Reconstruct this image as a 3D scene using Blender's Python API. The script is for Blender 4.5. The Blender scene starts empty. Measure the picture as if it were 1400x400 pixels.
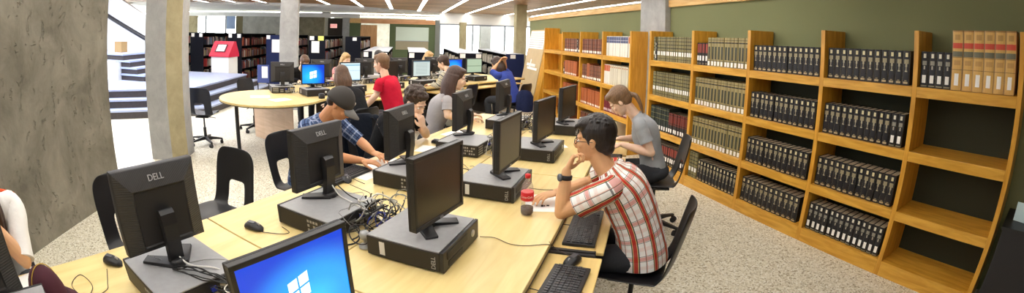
import bpy, math, random
from mathutils import Vector, Matrix, Euler
R = math.radians
sc = bpy.context.scene
COL = sc.collection
random.seed(7)

# ------------------------------------------------------------------ materials
def lin(c):
    return tuple((x / 12.92 if x <= 0.04045 else ((x + 0.055) / 1.055) ** 2.4) for x in c)

def hexc(h):
    return lin(tuple(int(h[i:i + 2], 16) / 255 for i in (0, 2, 4)))

MATS = {}

def mat(name, col, rough=0.5, metal=0.0, noise=None, bump=None, spec=0.5, emit=None, coat=0.0, trans=0.0, alpha=1.0):
    """noise=(scale, amount[, detail]) value variation, bump=(scale, strength)"""
    if name in MATS:
        return MATS[name]
    if isinstance(col, str):
        col = hexc(col)
    m = bpy.data.materials.new(name)
    m.use_nodes = True
    nt = m.node_tree
    b = nt.nodes['Principled BSDF']
    b.inputs['Base Color'].default_value = (*col, 1)
    b.inputs['Roughness'].default_value = rough
    b.inputs['Metallic'].default_value = metal
    b.inputs['Specular IOR Level'].default_value = spec
    b.inputs['Coat Weight'].default_value = coat
    b.inputs['Transmission Weight'].default_value = trans
    b.inputs['Alpha'].default_value = alpha
    if emit:
        b.inputs['Emission Color'].default_value = (*(hexc(emit[0]) if isinstance(emit[0], str) else emit[0]), 1)
        b.inputs['Emission Strength'].default_value = emit[1]
    if noise or bump:
        tc = nt.nodes.new('ShaderNodeTexCoord')
    if noise:
        n = nt.nodes.new('ShaderNodeTexNoise')
        n.inputs['Scale'].default_value = noise[0]
        n.inputs['Detail'].default_value = noise[2] if len(noise) > 2 else 3
        nt.links.new(tc.outputs['Object'], n.inputs['Vector'])
        r = nt.nodes.new('ShaderNodeValToRGB')
        a = noise[1]
        r.color_ramp.elements[0].position = 0.3
        r.color_ramp.elements[1].position = 0.7
        r.color_ramp.elements[0].color = (*[max(0, c * (1 - a)) for c in col], 1)
        r.color_ramp.elements[1].color = (*[min(1, c * (1 + a)) for c in col], 1)
        nt.links.new(n.outputs['Fac'], r.inputs['Fac'])
        nt.links.new(r.outputs['Color'], b.inputs['Base Color'])
    if bump:
        n2 = nt.nodes.new('ShaderNodeTexNoise')
        n2.inputs['Scale'].default_value = bump[0]
        n2.inputs['Detail'].default_value = 4
        nt.links.new(tc.outputs['Object'], n2.inputs['Vector'])
        bp = nt.nodes.new('ShaderNodeBump')
        bp.inputs['Strength'].default_value = bump[1]
        bp.inputs['Distance'].default_value = bump[2] if len(bump) > 2 else 0.01
        nt.links.new(n2.outputs['Fac'], bp.inputs['Height'])
        nt.links.new(bp.outputs['Normal'], b.inputs['Normal'])
    MATS[name] = m
    return m

class NT:
    """small helper to wire masks"""
    def __init__(s, m):
        s.nt = m.node_tree
        s.b = s.nt.nodes['Principled BSDF']
    def new(s, t, **k):
        n = s.nt.nodes.new(t)
        for a, v in k.items():
            setattr(n, a, v)
        return n
    def put(s, x, sock):
        if hasattr(x, 'links'):
            s.nt.links.new(x, sock)
        else:
            sock.default_value = x
    def math(s, op, a, b=0.0, c=0.0):
        n = s.new('ShaderNodeMath', operation=op)
        for i, x in enumerate((a, b, c)):
            s.put(x, n.inputs[i])
        return n.outputs[0]
    def band(s, v, lo, hi):
        return s.math('MULTIPLY', s.math('GREATER_THAN', v, lo), s.math('LESS_THAN', v, hi))
    def mix(s, f, a, b):
        n = s.new('ShaderNodeMix', data_type='RGBA')
        s.put(f, n.inputs['Factor'])
        for x, nm in ((a, 6), (b, 7)):
            if isinstance(x, tuple):
                n.inputs[nm].default_value = (*x[:3], 1)
            else:
                s.nt.links.new(x, n.inputs[nm])
        return n.outputs[2]

def wood(name, base, dark, scale=(1, 1, 12), amount=0.5, rough=0.4, coat=0.0, bump=0.05):
    if name in MATS:
        return MATS[name]
    m = mat(name, base, rough, coat=coat)
    h = NT(m)
    tc = h.new('ShaderNodeTexCoord')
    mp = h.new('ShaderNodeMapping')
    mp.inputs['Scale'].default_value = scale
    h.nt.links.new(tc.outputs['Object'], mp.inputs['Vector'])
    n = h.new('ShaderNodeTexNoise')
    n.inputs['Scale'].default_value = 3.0
    n.inputs['Detail'].default_value = 6
    n.inputs['Distortion'].default_value = 0.6
    h.nt.links.new(mp.outputs['Vector'], n.inputs['Vector'])
    r = h.new('ShaderNodeValToRGB')
    r.color_ramp.elements[0].position = 0.35
    r.color_ramp.elements[1].position = 0.65
    r.color_ramp.elements[0].color = (*hexc(dark), 1)
    r.color_ramp.elements[1].color = (*hexc(base), 1)
    h.nt.links.new(n.outputs['Fac'], r.inputs['Fac'])
    h.nt.links.new(r.outputs['Color'], h.b.inputs['Base Color'])
    bp = h.new('ShaderNodeBump')
    bp.inputs['Strength'].default_value = bump
    h.nt.links.new(n.outputs['Fac'], bp.inputs['Height'])
    h.nt.links.new(bp.outputs['Normal'], h.b.inputs['Normal'])
    return m

# ------------------------------------------------------------------ mesh helper
class M:
    def __init__(s):
        s.v = []; s.f = []; s.m = []; s.sm = []; s.uv = {}
    def add(s, vs, fs, mi=0, smooth=False, uvs=None):
        b = len(s.v)
        s.v += [tuple(p) for p in vs]
        for k, f in enumerate(fs):
            if uvs:
                s.uv[len(s.f)] = uvs[k]
            s.f.append(tuple(b + i for i in f)); s.m.append(mi); s.sm.append(smooth)
        return s
    def box(s, x0, x1, y0, y1, z0, z1, mi=0, X=None):
        vs = [Vector((x, y, z)) for z in (z0, z1) for y in (y0, y1) for x in (x0, x1)]
        if X is not None:
            vs = [X @ p for p in vs]
        return s.add(vs, [(0, 2, 3, 1), (4, 5, 7, 6), (0, 1, 5, 4), (2, 6, 7, 3), (0, 4, 6, 2), (1, 3, 7, 5)], mi)
    def rings(s, rings, mi=0, smooth=True, caps=True, closed=False, uv=None):
        n = len(rings[0])
        vs = [p for r in rings for p in r]
        fs = []; uvs = [] if uv else None
        rr = len(rings)
        for i in range(rr - (0 if closed else 1)):
            j = (i + 1) % rr
            for k in range(n):
                l = (k + 1) % n
                fs.append((i * n + k, i * n + l, j * n + l, j * n + k))
                if uv:
                    uvs.append((uv(i, k), uv(i, k + 1), uv(i + 1, k + 1), uv(i + 1, k)))
        s.add(vs, fs, mi, smooth, uvs)
        if caps and not closed:
            s.add(rings[0], [tuple(range(n))[::-1]], mi, False)
            s.add(rings[-1], [tuple(range(n))], mi, False)
        return s
    def tube(s, pts, rad, seg=10, mi=0, smooth=True, caps=True, closed=False, up=None, flat=1.0):
        pts = [Vector(p) for p in pts]
        n = len(pts)
        if not hasattr(rad, '__len__'):
            rad = [rad] * n
        rs = []
        prev = Vector(up) if up else None
        for i, p in enumerate(pts):
            a = pts[(i - 1) % n] if (i > 0 or closed) else p
            b = pts[(i + 1) % n] if (i < n - 1 or closed) else p
            t = (b - a).normalized()
            if prev is None:
                prev = Vector((0, 0, 1)) if abs(t.z) < 0.9 else Vector((1, 0, 0))
            e = prev - t * prev.dot(t)
            if e.length < 1e-4:
                e = t.orthogonal()
            e.normalize(); prev = e
            g = t.cross(e)
            rs.append([p + (e * math.cos(q) * flat + g * math.sin(q)) * rad[i] for q in [2 * math.pi * k / seg for k in range(seg)]])
        return s.rings(rs, mi, smooth, caps, closed)
    def lathe(s, prof, seg=24, mi=0, c=(0, 0, 0), smooth=True, X=None):
        rs = []
        for r, z in prof:
            ring = [Vector((c[0] + r * math.cos(q), c[1] + r * math.sin(q), c[2] + z)) for q in [2 * math.pi * k / seg for k in range(seg)]]
            if X is not None:
                ring = [X @ p for p in ring]
            rs.append(ring)
        return s.rings(rs, mi, smooth)
    def ell(s, c, r, mi=0, seg=16, rings=10, X=None):
        c = Vector(c)
        rs = []
        for i in range(rings + 1):
            th = math.pi * (i + 0.0) / rings
            th = min(max(th, 0.06), math.pi - 0.06)
            rs.append([Vector((r[0] * math.sin(th) * math.cos(q), r[1] * math.sin(th) * math.sin(q), -r[2] * math.cos(th))) for q in [2 * math.pi * k / seg for k in range(seg)]])
        if X is not None:
            rs = [[X @ (c + p) for p in g] for g in rs]
        else:
            rs = [[c + p for p in g] for g in rs]
        return s.rings(rs, mi)
    def prism(s, poly, z0, z1, mi=0, X=None, smooth=False):
        n = len(poly)
        vs = [Vector((x, y, z)) for z in (z0, z1) for x, y in poly]
        if X is not None:
            vs = [X @ p for p in vs]
        s.add(vs, [tuple(range(n))[::-1], tuple(range(n, 2 * n))], mi, False)
        s.add(vs, [(k, (k + 1) % n, n + (k + 1) % n, n + k) for k in range(n)], mi, smooth)
        return s
    def cyl(s, c, r, h, seg=20, mi=0, X=None):
        return s.lathe([(r, 0), (r, h)], seg, mi, c, True, X)
    def xf(s, X):
        s.v = [tuple(X @ Vector(p)) for p in s.v]
        return s
    def mesh(s, name, mats):
        me = bpy.data.meshes.new(name)
        me.from_pydata(s.v, [], s.f)
        for k in mats:
            me.materials.append(k)
        me.polygons.foreach_set('material_index', s.m)
        me.polygons.foreach_set('use_smooth', s.sm)
        if s.uv:
            u = me.uv_layers.new(name='UVMap')
            for fi, q in s.uv.items():
                for li, c in zip(me.polygons[fi].loop_indices, q):
                    u.data[li].uv = c
        me.update()
        return me

def obj(name, me, mats=None, parent=None, loc=None, rot=None, bevel=0, seg=2):
    if isinstance(me, M):
        me = me.mesh(name, mats if isinstance(mats, (list, tuple)) else [mats])
    o = bpy.data.objects.new(name, me)
    COL.objects.link(o)
    if parent is not None:
        o.parent = parent
    if loc is not None:
        o.location = loc
    if rot is not None:
        o.rotation_euler = rot if hasattr(rot, '__len__') else (0, 0, rot)
    if bevel:
        b = o.modifiers.new('bevel', 'BEVEL')
        b.width = bevel; b.segments = seg; b.limit_method = 'ANGLE'; b.angle_limit = R(40)
    return o

def tag(o, label=None, cat=None, group=None, kind=None):
    if label: o['label'] = label
    if cat: o['category'] = cat
    if group: o['group'] = group
    if kind: o['kind'] = kind
    return o

def thing(name, label, cat, loc=(0, 0, 0), rz=0.0, group=None):
    o = bpy.data.objects.new(name, None)
    o.empty_display_size = 0.1
    COL.objects.link(o)
    o.location = loc
    o.rotation_euler = (0, 0, rz)
    return tag(o, label, cat, group)

def struct(name, m, mats, label=None, bevel=0):
    o = obj(name, m, mats, bevel=bevel)
    o['kind'] = 'structure'
    if label: o['label'] = label
    return o

def copy_tree(o, parent=None):
    c = o.copy(); COL.objects.link(c)
    if parent is not None:
        c.parent = parent
    for ch in list(o.children):
        copy_tree(ch, c)
    return c

def place(first, used, loc, rz, label, group=None):
    o = first if not used else copy_tree(first)
    o.location = loc; o.rotation_euler = (0, 0, rz)
    o['label'] = label
    if group: o['group'] = group
    return o

_txt = {}
def text_mesh(body, size, ext=0.001, align='CENTER'):
    k = (body, size, ext)
    if k in _txt: return _txt[k]
    cu = bpy.data.curves.new('lettering', 'FONT')
    cu.body = body; cu.size = size; cu.extrude = ext; cu.align_x = align; cu.align_y = 'CENTER'
    cu.resolution_u = 3
    o = bpy.data.objects.new('tmp', cu); COL.objects.link(o)
    dg = bpy.context.evaluated_depsgraph_get(); dg.update()
    me = bpy.data.meshes.new_from_object(o.evaluated_get(dg))
    vs = [tuple(v.co) for v in me.vertices]; fs = [tuple(p.vertices) for p in me.polygons]
    bpy.data.objects.remove(o)
    _txt[k] = (vs, fs)
    return _txt[k]

def add_text(m, body, size, X, mi=0, ext=0.001):
    vs, fs = text_mesh(body, size, ext)
    m.add([X @ Vector(v) for v in vs], fs, mi)

# ------------------------------------------------------------------ desk frame
A = R(31.8)
UX, UY = -math.cos(A), math.sin(A)
VX, VY = math.sin(A), math.cos(A)
TH = R(58.2)
def W(u, v, z=0.0):
    return Vector((UX * u + VX * v, UY * u + VY * v, z))
ROT_R = TH + R(90)      # users on the bookshelf side
ROT_L = TH - R(90)      # users on the pillar side
# second island frame
D2 = Vector((-0.647, 0.762)); N2 = Vector((-0.762, -0.647)); E0 = Vector((-6.69, -0.64))
def W2(t, n, z=0.0):
    p = E0 + D2 * t + N2 * n
    return Vector((p.x, p.y, z))
ROT2_N = math.atan2(N2.y, N2.x) - R(90)   # users on the camera side, looking along N2
ROT2_F = ROT2_N + R(180)

# ------------------------------------------------------------------ camera
cd = bpy.data.cameras.new('camera')
cam = bpy.data.objects.new('camera', cd)
COL.objects.link(cam)
sc.camera = cam
f_, cx_, cy_, pitch_, roll_, yaw_ = 598.4145, 713.255, 61.0923, 0.0161, 0.0272, 1.3016
F = Vector((-math.sin(yaw_) * math.cos(pitch_), math.cos(yaw_) * math.cos(pitch_), -math.sin(pitch_)))
Rr = Vector((math.cos(yaw_), math.sin(yaw_), 0)); U = Rr.cross(F)
c_, s_ = math.cos(roll_), math.sin(roll_)
Rt = c_ * Rr + s_ * U; Up = -s_ * Rr + c_ * U
mw = Matrix((Rt, Up, -F)).transposed().to_4x4()
mw.translation = (0, 0, 1.64)
cam.matrix_world = mw
cd.type = 'PANO'
cd.panorama_type = 'FISHEYE_EQUISOLID'
cd.sensor_fit = 'HORIZONTAL'
cd.sensor_width = 36
cd.sensor_height = 36 * 400 / 1400
cd.fisheye_lens = f_ / 1400 * 36
cd.fisheye_fov = R(220)
cd.shift_x = (700 - cx_) / 1400
cd.shift_y = (cy_ - 200) / 400
cd.clip_start = 0.02
cd.clip_end = 200

# ------------------------------------------------------------------ room shell
ZC = 2.6
def floor_mat():
    m = mat('terrazzo', (0.6, 0.55, 0.45), 0.35, spec=0.4)
    h = NT(m)
    tc = h.new('ShaderNodeTexCoord')
    def vor(sc_):
        v = h.new('ShaderNodeTexVoronoi'); v.inputs['Scale'].default_value = sc_
        h.nt.links.new(tc.outputs['Object'], v.inputs['Vector']); return v
    v1 = vor(85); v2 = vor(50)
    r1 = h.new('ShaderNodeValToRGB'); r1.color_ramp.interpolation = 'CONSTANT'
    cols = [(0, 'ddd6c0'), (0.28, 'cec6ae'), (0.5, 'e6e1d0'), (0.74, 'bdb398'), (0.88, '9c9174'), (0.95, 'f0ede2')]
    e = r1.color_ramp.elements
    e[0].position = 0; e[0].color = (*hexc(cols[0][1]), 1); e[1].position = cols[1][0]; e[1].color = (*hexc(cols[1][1]), 1)
    for p, c in cols[2:]:
        q = e.new(p); q.color = (*hexc(c), 1)
    sp = h.new('ShaderNodeSeparateColor'); h.nt.links.new(v1.outputs['Color'], sp.inputs[0])
    h.nt.links.new(sp.outputs[0], r1.inputs['Fac'])
    sp2 = h.new('ShaderNodeSeparateColor'); h.nt.links.new(v2.outputs['Color'], sp2.inputs[0])
    k = h.math('GREATER_THAN', sp2.outputs[1], 0.9)
    d = h.math('LESS_THAN', v2.outputs['Distance'], 0.3)
    c = h.mix(h.math('MULTIPLY', h.math('MULTIPLY', k, d), 0.3), r1.outputs['Color'], hexc('8f8265'))
    h.nt.links.new(c, h.b.inputs['Base Color'])
    return m

def concrete(name, c0, c1, sc_=3.0, bump=0.6, dist=0.02):
    m = mat(name, c0, 0.85, spec=0.2)
    h = NT(m)
    tc = h.new('ShaderNodeTexCoord')
    n = h.new('ShaderNodeTexNoise'); n.inputs['Scale'].default_value = sc_; n.inputs['Detail'].default_value = 9; n.inputs['Roughness'].default_value = 0.65
    n.inputs['Distortion'].default_value = 0.4
    h.nt.links.new(tc.outputs['Object'], n.inputs['Vector'])
    r = h.new('ShaderNodeValToRGB')
    r.color_ramp.elements[0].position = 0.33; r.color_ramp.elements[1].position = 0.68
    r.color_ramp.elements[0].color = (*hexc(c0), 1); r.color_ramp.elements[1].color = (*hexc(c1), 1)
    h.nt.links.new(n.outputs['Fac'], r.inputs['Fac'])
    mp = h.new('ShaderNodeMapping'); mp.inputs['Scale'].default_value = (1.6, 1.6, 0.55)
    h.nt.links.new(tc.outputs['Object'], mp.inputs['Vector'])
    n2 = h.new('ShaderNodeTexNoise'); n2.inputs['Scale'].default_value = sc_ * 4; n2.inputs['Detail'].default_value = 5
    h.nt.links.new(mp.outputs['Vector'], n2.inputs['Vector'])
    # pits and chips: wormy dark cracks in the face
    n3 = h.new('ShaderNodeTexNoise'); n3.inputs['Scale'].default_value = sc_ * 2.6; n3.inputs['Detail'].default_value = 3; n3.inputs['Distortion'].default_value = 1.5
    h.nt.links.new(tc.outputs['Object'], n3.inputs['Vector'])
    pit = h.math('SMOOTH_MIN', h.math('ABSOLUTE', h.math('SUBTRACT', n3.outputs['Fac'], 0.5)), 0.035, 0.01)
    gate = h.math('GREATER_THAN', n2.outputs['Fac'], 0.58)
    pit2 = h.math('MULTIPLY', h.math('SUBTRACT', 0.035, pit), gate)
    hgt = h.math('SUBTRACT', h.math('ADD', h.math('MULTIPLY', n.outputs['Fac'], 0.7), h.math('MULTIPLY', n2.outputs['Fac'], 0.35)), h.math('MULTIPLY', pit2, 14.0))
    col = h.mix(h.math('MULTIPLY', pit2, 5.0), r.outputs['Color'], tuple(x * 0.35 for x in hexc(c0)))
    h.nt.links.new(col, h.b.inputs['Base Color'])
    bp = h.new('ShaderNodeBump'); bp.inputs['Strength'].default_value = bump; bp.inputs['Distance'].default_value = dist
    h.nt.links.new(hgt, bp.inputs['Height'])
    h.nt.links.new(bp.outputs['Normal'], h.b.inputs['Normal'])
    return m

MC_BIG = concrete('rough_concrete', '6a6558', '938d7e', 2.2, 0.9, 0.03)
MC_COL = concrete('column_concrete', '9b9b9a', 'b4b4b2', 4.0, 0.15, 0.01)
MC_WARM = concrete('warm_concrete', '9c9272', 'b2a786', 5.0, 0.15, 0.01)
MC_PALE = concrete('pale_concrete', 'b3b3aa', 'd2d2c8', 3.0, 0.5, 0.02)
MC_DARK = concrete('brown_concrete', '77725c', '98917a', 3.0, 0.9, 0.03)
M_GREEN = mat('green_paint', '82855f', 0.75, noise=(0.7, 0.06), bump=(160, 0.06, 0.002), spec=0.25)
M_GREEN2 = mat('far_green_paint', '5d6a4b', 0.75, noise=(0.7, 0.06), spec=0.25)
M_TRIM = wood('pale_trim_wood', 'ecc582', 'd9a860', (1, 8, 8), rough=0.45)
M_WHITE = mat('white_paint', 'f2f2f0', 0.7)
M_GREYP = mat('grey_frame', '8e939c', 0.5)
M_DARKP = mat('dark_kick', '4a4a50', 0.5)

struct('floor', M().box(-30, 5, -14, 11, -0.1, 0.0), [floor_mat()])

# wood plank ceiling with boards running across the light strips
mw_ = mat('ceiling_planks', 'a07c58', 0.55)
h = NT(mw_)
tc = h.new('ShaderNodeTexCoord'); sx = h.new('ShaderNodeSeparateXYZ'); h.nt.links.new(tc.outputs['Object'], sx.inputs[0])
idx = h.math('FLOOR', h.math('MULTIPLY', sx.outputs[0], 7.0))
wn = h.new('ShaderNodeTexWhiteNoise', noise_dimensions='1D'); h.nt.links.new(idx, wn.inputs['W'])
rp = h.new('ShaderNodeValToRGB')
rp.color_ramp.elements[0].color = (*hexc('8d6a4a'), 1); rp.color_ramp.elements[1].color = (*hexc('bd9468'), 1)
h.nt.links.new(wn.outputs['Value'], rp.inputs['Fac'])
fr = h.math('FRACT', h.math('MULTIPLY', sx.outputs[0], 7.0))
cc = h.mix(h.math('LESS_THAN', fr, 0.07), rp.outputs['Color'], hexc('3f2c1c'))
h.nt.links.new(cc, h.b.inputs['Base Color'])
EDGE = [(-13.4, -14.0), (-14.0, -6.0), (-14.7, -2.6), (-16.6, -0.5), (-18.2, 1.5), (-19.0, 3.5), (-19.2, 11.0)]
def edge_x(y):
    for (x0, y0), (x1, y1) in zip(EDGE, EDGE[1:]):
        if y0 <= y <= y1: return x0 + (x1 - x0) * (y - y0) / (y1 - y0)
    return -17
struct('ceiling', M().prism(EDGE[::-1] + [(5, -14.0), (5, 11.0)], ZC, ZC + 0.1), [mw_])
# white ribbed ceiling beyond
cm = M().box(-30, -13, -14, 11, ZC + 0.12, ZC + 0.2)
for k in range(28):
    x = -13.6 - k * 0.58
    # each rib stops where the planks begin
    ys = [y for y in [-14 + 0.25 * q for q in range(101)] if edge_x(y) > x + 0.02]
    if not ys: ys = [-14, 11]
    y1 = max(ys) if x > -19.25 else 11
    cm.box(x - 0.12, x, -14, y1, ZC - 0.06, ZC + 0.15)
for k in range(12):
    y = -13 + k * 2
    cm.box(-30, edge_x(y), y - 0.06, y + 0.06, ZC - 0.03, ZC + 0.15)
struct('ceiling_ribbed', cm, [M_WHITE])

# fluorescent strips let into the planks
M_STRIP = mat('fluorescent_diffuser', 'ffffff', 0.5, emit=('fffdf8', 13.0))
M_STRIPF = mat('strip_frame', 'd8d4cc', 0.5)
used = False
strips = [(-7.0, -17, -2.0), (-5.9, -17, -2), (-4.8, -17, -2), (-3.7, -17, -1.2), (-2.62, -17, 2), (-1.55, -17, 2), (-0.52, -17, 2), (0.54, -17, 0.3), (1.58, -17, -1.0), (2.62, -17, -2.6), (4.3, -17, -3), (5.5, -17, -3), (6.7, -17, -3)]
names = ['first', 'second', 'third', 'fourth', 'fifth', 'sixth', 'seventh', 'eighth', 'ninth', 'tenth', 'eleventh', 'twelfth', 'last']
for i, (y, xa, xb) in enumerate(strips):
    xa = edge_x(y) + 0.05
    where = ('%s one beyond the green partition' % ['first', 'second', 'third'][i - 10]) if i > 9 else '%s one before the green partition' % names[9 - i]
    L = thing('ceiling_light', 'long white fluorescent strip in the plank ceiling, ' + where, 'ceiling light', (0, y, ZC), 0, 'fluorescent strips in the plank ceiling')
    obj('diffuser', M().box(xa, xb, -0.055, 0.055, -0.012, 0.004), [M_STRIP], L)
    obj('frame', M().box(xa - 0.02, xb + 0.02, -0.072, -0.055, -0.02, 0.004).box(xa - 0.02, xb + 0.02, 0.055, 0.072, -0.02, 0.004), [M_STRIPF], L)
for i, x in enumerate((-19.6, -22.5, -25.5)):
    L = thing('ceiling_light', 'white fluorescent strip across the ribbed ceiling, %s beyond the planks' % ['first', 'second', 'third'][i], 'ceiling light', (x, 0, ZC - 0.07), 0, 'fluorescent strips across the ribbed ceiling')
    obj('diffuser', M().box(-0.08, 0.08, -13, 10, -0.012, 0.0), [M_STRIP], L)

# green partition with a wooden cap, open above
struct('wall_green_partition', M().box(-11.6, 4.6, 3.42, 3.55, 0, 2.105), [M_GREEN])
t = M().box(-11.64, -5.56, 3.385, 3.58, 2.105, 2.2).box(-4.9, 4.6, 3.385, 3.58, 2.105, 2.2)
struct('trim_1', t, [M_TRIM], bevel=0.004)
struct('wall_right', M().box(-30, 5, 9.6, 9.8, 0, ZC), [M_WHITE])
struct('wall_near', M().box(4.6, 4.8, -14, 11, 0, ZC), [M_WHITE])
# clerestory glass over the partition
M_GLASS = bpy.data.materials.new('thin_glass'); M_GLASS.use_nodes = True
g = M_GLASS.node_tree; g.nodes.clear()
o_ = g.nodes.new('ShaderNodeOutputMaterial'); mx = g.nodes.new('ShaderNodeMixShader'); tr = g.nodes.new('ShaderNodeBsdfTransparent'); gl = g.nodes.new('ShaderNodeBsdfGlossy')
tr.inputs[0].default_value = (0.96, 0.98, 0.98, 1); gl.inputs['Roughness'].default_value = 0.02; mx.inputs[0].default_value = 0.08
g.links.new(tr.outputs[0], mx.inputs[1]); g.links.new(gl.outputs[0], mx.inputs[2]); g.links.new(mx.outputs[0], o_.inputs[0])
struct('window_glass_partition', M().box(-10.9, -5.57, 3.478, 3.484, 2.2, ZC).box(-4.9, 4.6, 3.478, 3.484, 2.2, ZC), [M_GLASS])

# concrete: big pillar, columns, pilaster
struct('pillar', M().box(-3.565, 1.5, -4.6, -3.11, 0, ZC), [MC_BIG], 'rough board-marked concrete pillar filling the near end of the room')
def column(x, y, w, d, mats, lab, rz=0.0, z1=ZC, name='column'):
    m = M().prism([(-w / 2, -d / 2), (w / 2, -d / 2), (w / 2, d / 2), (-w / 2, d / 2)], 0, z1)
    for i, p in enumerate([0]):
        pass
    o = struct(name, m, mats, lab, bevel=0.012)
    o.location = (x, y, 0); o.rotation_euler = (0, 0, rz)
    return o
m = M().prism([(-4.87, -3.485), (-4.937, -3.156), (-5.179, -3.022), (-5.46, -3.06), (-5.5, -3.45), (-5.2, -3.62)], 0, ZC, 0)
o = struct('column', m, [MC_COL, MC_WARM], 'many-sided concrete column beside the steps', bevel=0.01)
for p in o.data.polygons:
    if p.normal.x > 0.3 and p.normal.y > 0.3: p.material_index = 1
c3 = column(-9.3, -2.56, 0.3, 0.41, [MC_COL, MC_WARM], 'square concrete column behind the far computers', R(8))
column(-12.4, 3.36, 0.3, 0.32, [MC_WARM], 'slim concrete column at the end of the green partition')
column(-19.2, -3.55, 0.4, 0.36, [MC_COL], 'pale column lit by the far ceiling')
column(-18.1, -2.46, 0.3, 0.3, [MC_COL], 'column at the end of the far green wall', z1=2.27)
column(-20.6, 3.85, 0.5, 0.5, [MC_COL], 'column in front of the far windows')
column(-18.0, 2.42, 0.3, 0.28, [MC_WARM], 'column between the far windows', z1=2.2)
pl = struct('column', M().box(-5.56, -4.9, 3.33, 3.9, 0, ZC), [MC_COL], 'concrete pilaster between the two runs of bookcases', bevel=0.01)

# far wall, X = -18
def far(name, y0, y1, z0, z1, mt, x=-18.0, th=0.2, lab=None):
    return struct(name, M().box(x - th, x, y0, y1, z0, z1), [mt], lab)
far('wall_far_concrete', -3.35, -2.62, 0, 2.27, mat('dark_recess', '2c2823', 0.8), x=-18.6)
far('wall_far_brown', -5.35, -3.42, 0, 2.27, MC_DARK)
far('wall_far_pale', -7.2, -5.42, 0, 2.27, MC_PALE)
far('wall_far_olive', -7.55, -7.2, 0, 2.27, mat('olive_paint', '7d7553', 0.7))
far('wall_far_sill', -10.3, -7.55, 0, 1.0, M_WHITE)
far('wall_far_post', -10.2, -9.7, 0, 2.27, MC_WARM)
far('wall_far_head', -10.3, -1.9, 2.27, 2.45, M_WHITE, x=-18.02)
M_BLUEW = mat('blue_glazing', '9fb8e0', 0.2)
far('window_1', -8.05, -7.6, 1.72, 2.27, M_BLUEW, x=-18.05, th=0.02)
far('window_2', -9.7, -8.1, 1.0, 2.27, M_GLASS, x=-18.1, th=0.01)
struct('window_frame_far', M().box(-18.16, -18.05, -9.22, -9.17, 1.0, 2.27).box(-18.16, -18.05, -8.14, -8.08, 1.0, 2.27), [M_GREYP])
far('wall_far_green', -2.31, -1.84, 0, 2.07, M_GREEN2)
far('wall_far_green_middle', -0.62, 1.28, 0, 2.07, M_GREEN2)
struct('trim_2', M().box(-18.25, -17.95, -1.84, 1.26, 2.07, 2.26), [wood('far_trim_wood', 'e3a97a', 'cf9462', (8, 1, 8))])
struct('trim_3', M().box(-18.25, -18.0, -2.31, -1.84, 2.07, 2.26), [M_TRIM])
far('column_end_wall', 1.27, 1.45, 0, 2.27, mat('grey_post', '777a74', 0.7), x=-17.95)
# wood door leaf and the lit room behind the opening
far('door_1', -1.84, -1.14, 0, 2.0, wood('door_wood', 'd0a06a', 'bd8d57', (8, 8, 1)), x=-17.97, th=0.06, lab='blond wood door leaf folded open beside the far green wall')
struct('wall_back_room', M().box(-24.2, -24, -4, 1.2, 0, 2.5), [MC_PALE])
# far white screen
S = thing('projection_screen', 'pale roller screen pulled half down on the far green wall', 'screen', (-17.97, 0.31, 1.05))
obj('screen_cloth', M().box(-0.01, 0.0, -0.67, 0.69, 0.34, 0.9), [mat('screen_cloth', 'c9d6c8', 0.8)], S)
obj('lower_board', M().box(-0.01, -0.004, -0.67, 0.69, -0.02, 0.33), [mat('lower_board', 'a39a80', 0.7)], S)
obj('bottom_rail', M().box(-0.015, 0.01, -0.69, 0.71, 0.325, 0.345), [M_GREYP], S)

# right hand far windows
far('wall_far_sill_right', 1.45, 9.6, 0, 0.85, M_WHITE, x=-18.3)
far('wall_far_head_right', 1.45, 9.6, 2.12, 2.6, M_WHITE, x=-18.3)
wf = M()
for y in (1.5, 2.9, 4.3, 4.95, 6.4, 7.9, 9.5):
    wf.box(-18.48, -18.3, y - 0.025, y + 0.025, 0.85, 2.12)
wf.box(-18.48, -18.28, 1.45, 9.6, 2.08, 2.14).box(-18.48, -18.28, 1.45, 9.6, 0.83, 0.88)
struct('window_3', wf, [M_GREYP])
struct('window_glass_far', M().box(-18.4, -18.39, 1.5, 9.5, 0.88, 2.08), [M_GLASS])
# left side, daylight
struct('wall_left', M().box(-26, 4.6, -13.8, -13.6, 0, 0.4).box(-26, 4.6, -13.8, -13.6, 2.45, 2.6).box(-2, 4.6, -13.8, -13.6, 0, 2.6), [M_WHITE])
wf = M()
for k in range(13):
    wf.box(-26 + k * 2 - 0.03, -26 + k * 2 + 0.03, -13.75, -13.62, 0.4, 2.45)
struct('window_4', wf, [M_GREYP])
struct('window_glass_left', M().box(-26, -2, -13.7, -13.69, 0.4, 2.45), [M_GLASS])
struct('added_ceiling_glow', M().box(-9.4, -4.6, -9.5, -4.75, ZC - 0.02, ZC + 0.02), [mat('added_glow_panel', 'ffffff', 0.5, emit=('eaf0ff', 5.0))])  # added glowing panel under the closed ceiling, brightens the floor by the steps

# exit sign
ex = thing('exit_sign', 'small red and white exit sign in the dark recess by the far column', 'sign', (-18.05, -3.0, 1.93))
m = M().box(-0.03, 0.03, -0.14, 0.14, -0.08, 0.08)
obj('case', m, [mat('exit_case', 'e9b3ae', 0.5, emit=('f0a8a0', 0.8))], ex)
m = M(); add_text(m, 'EXIT', 0.13, Matrix.Translation((0.032, 0, 0)) @ Euler((R(90), 0, R(90))).to_matrix().to_4x4())
obj('lettering', m, [mat('exit_red', 'c22a22', 0.5)], ex)

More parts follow.
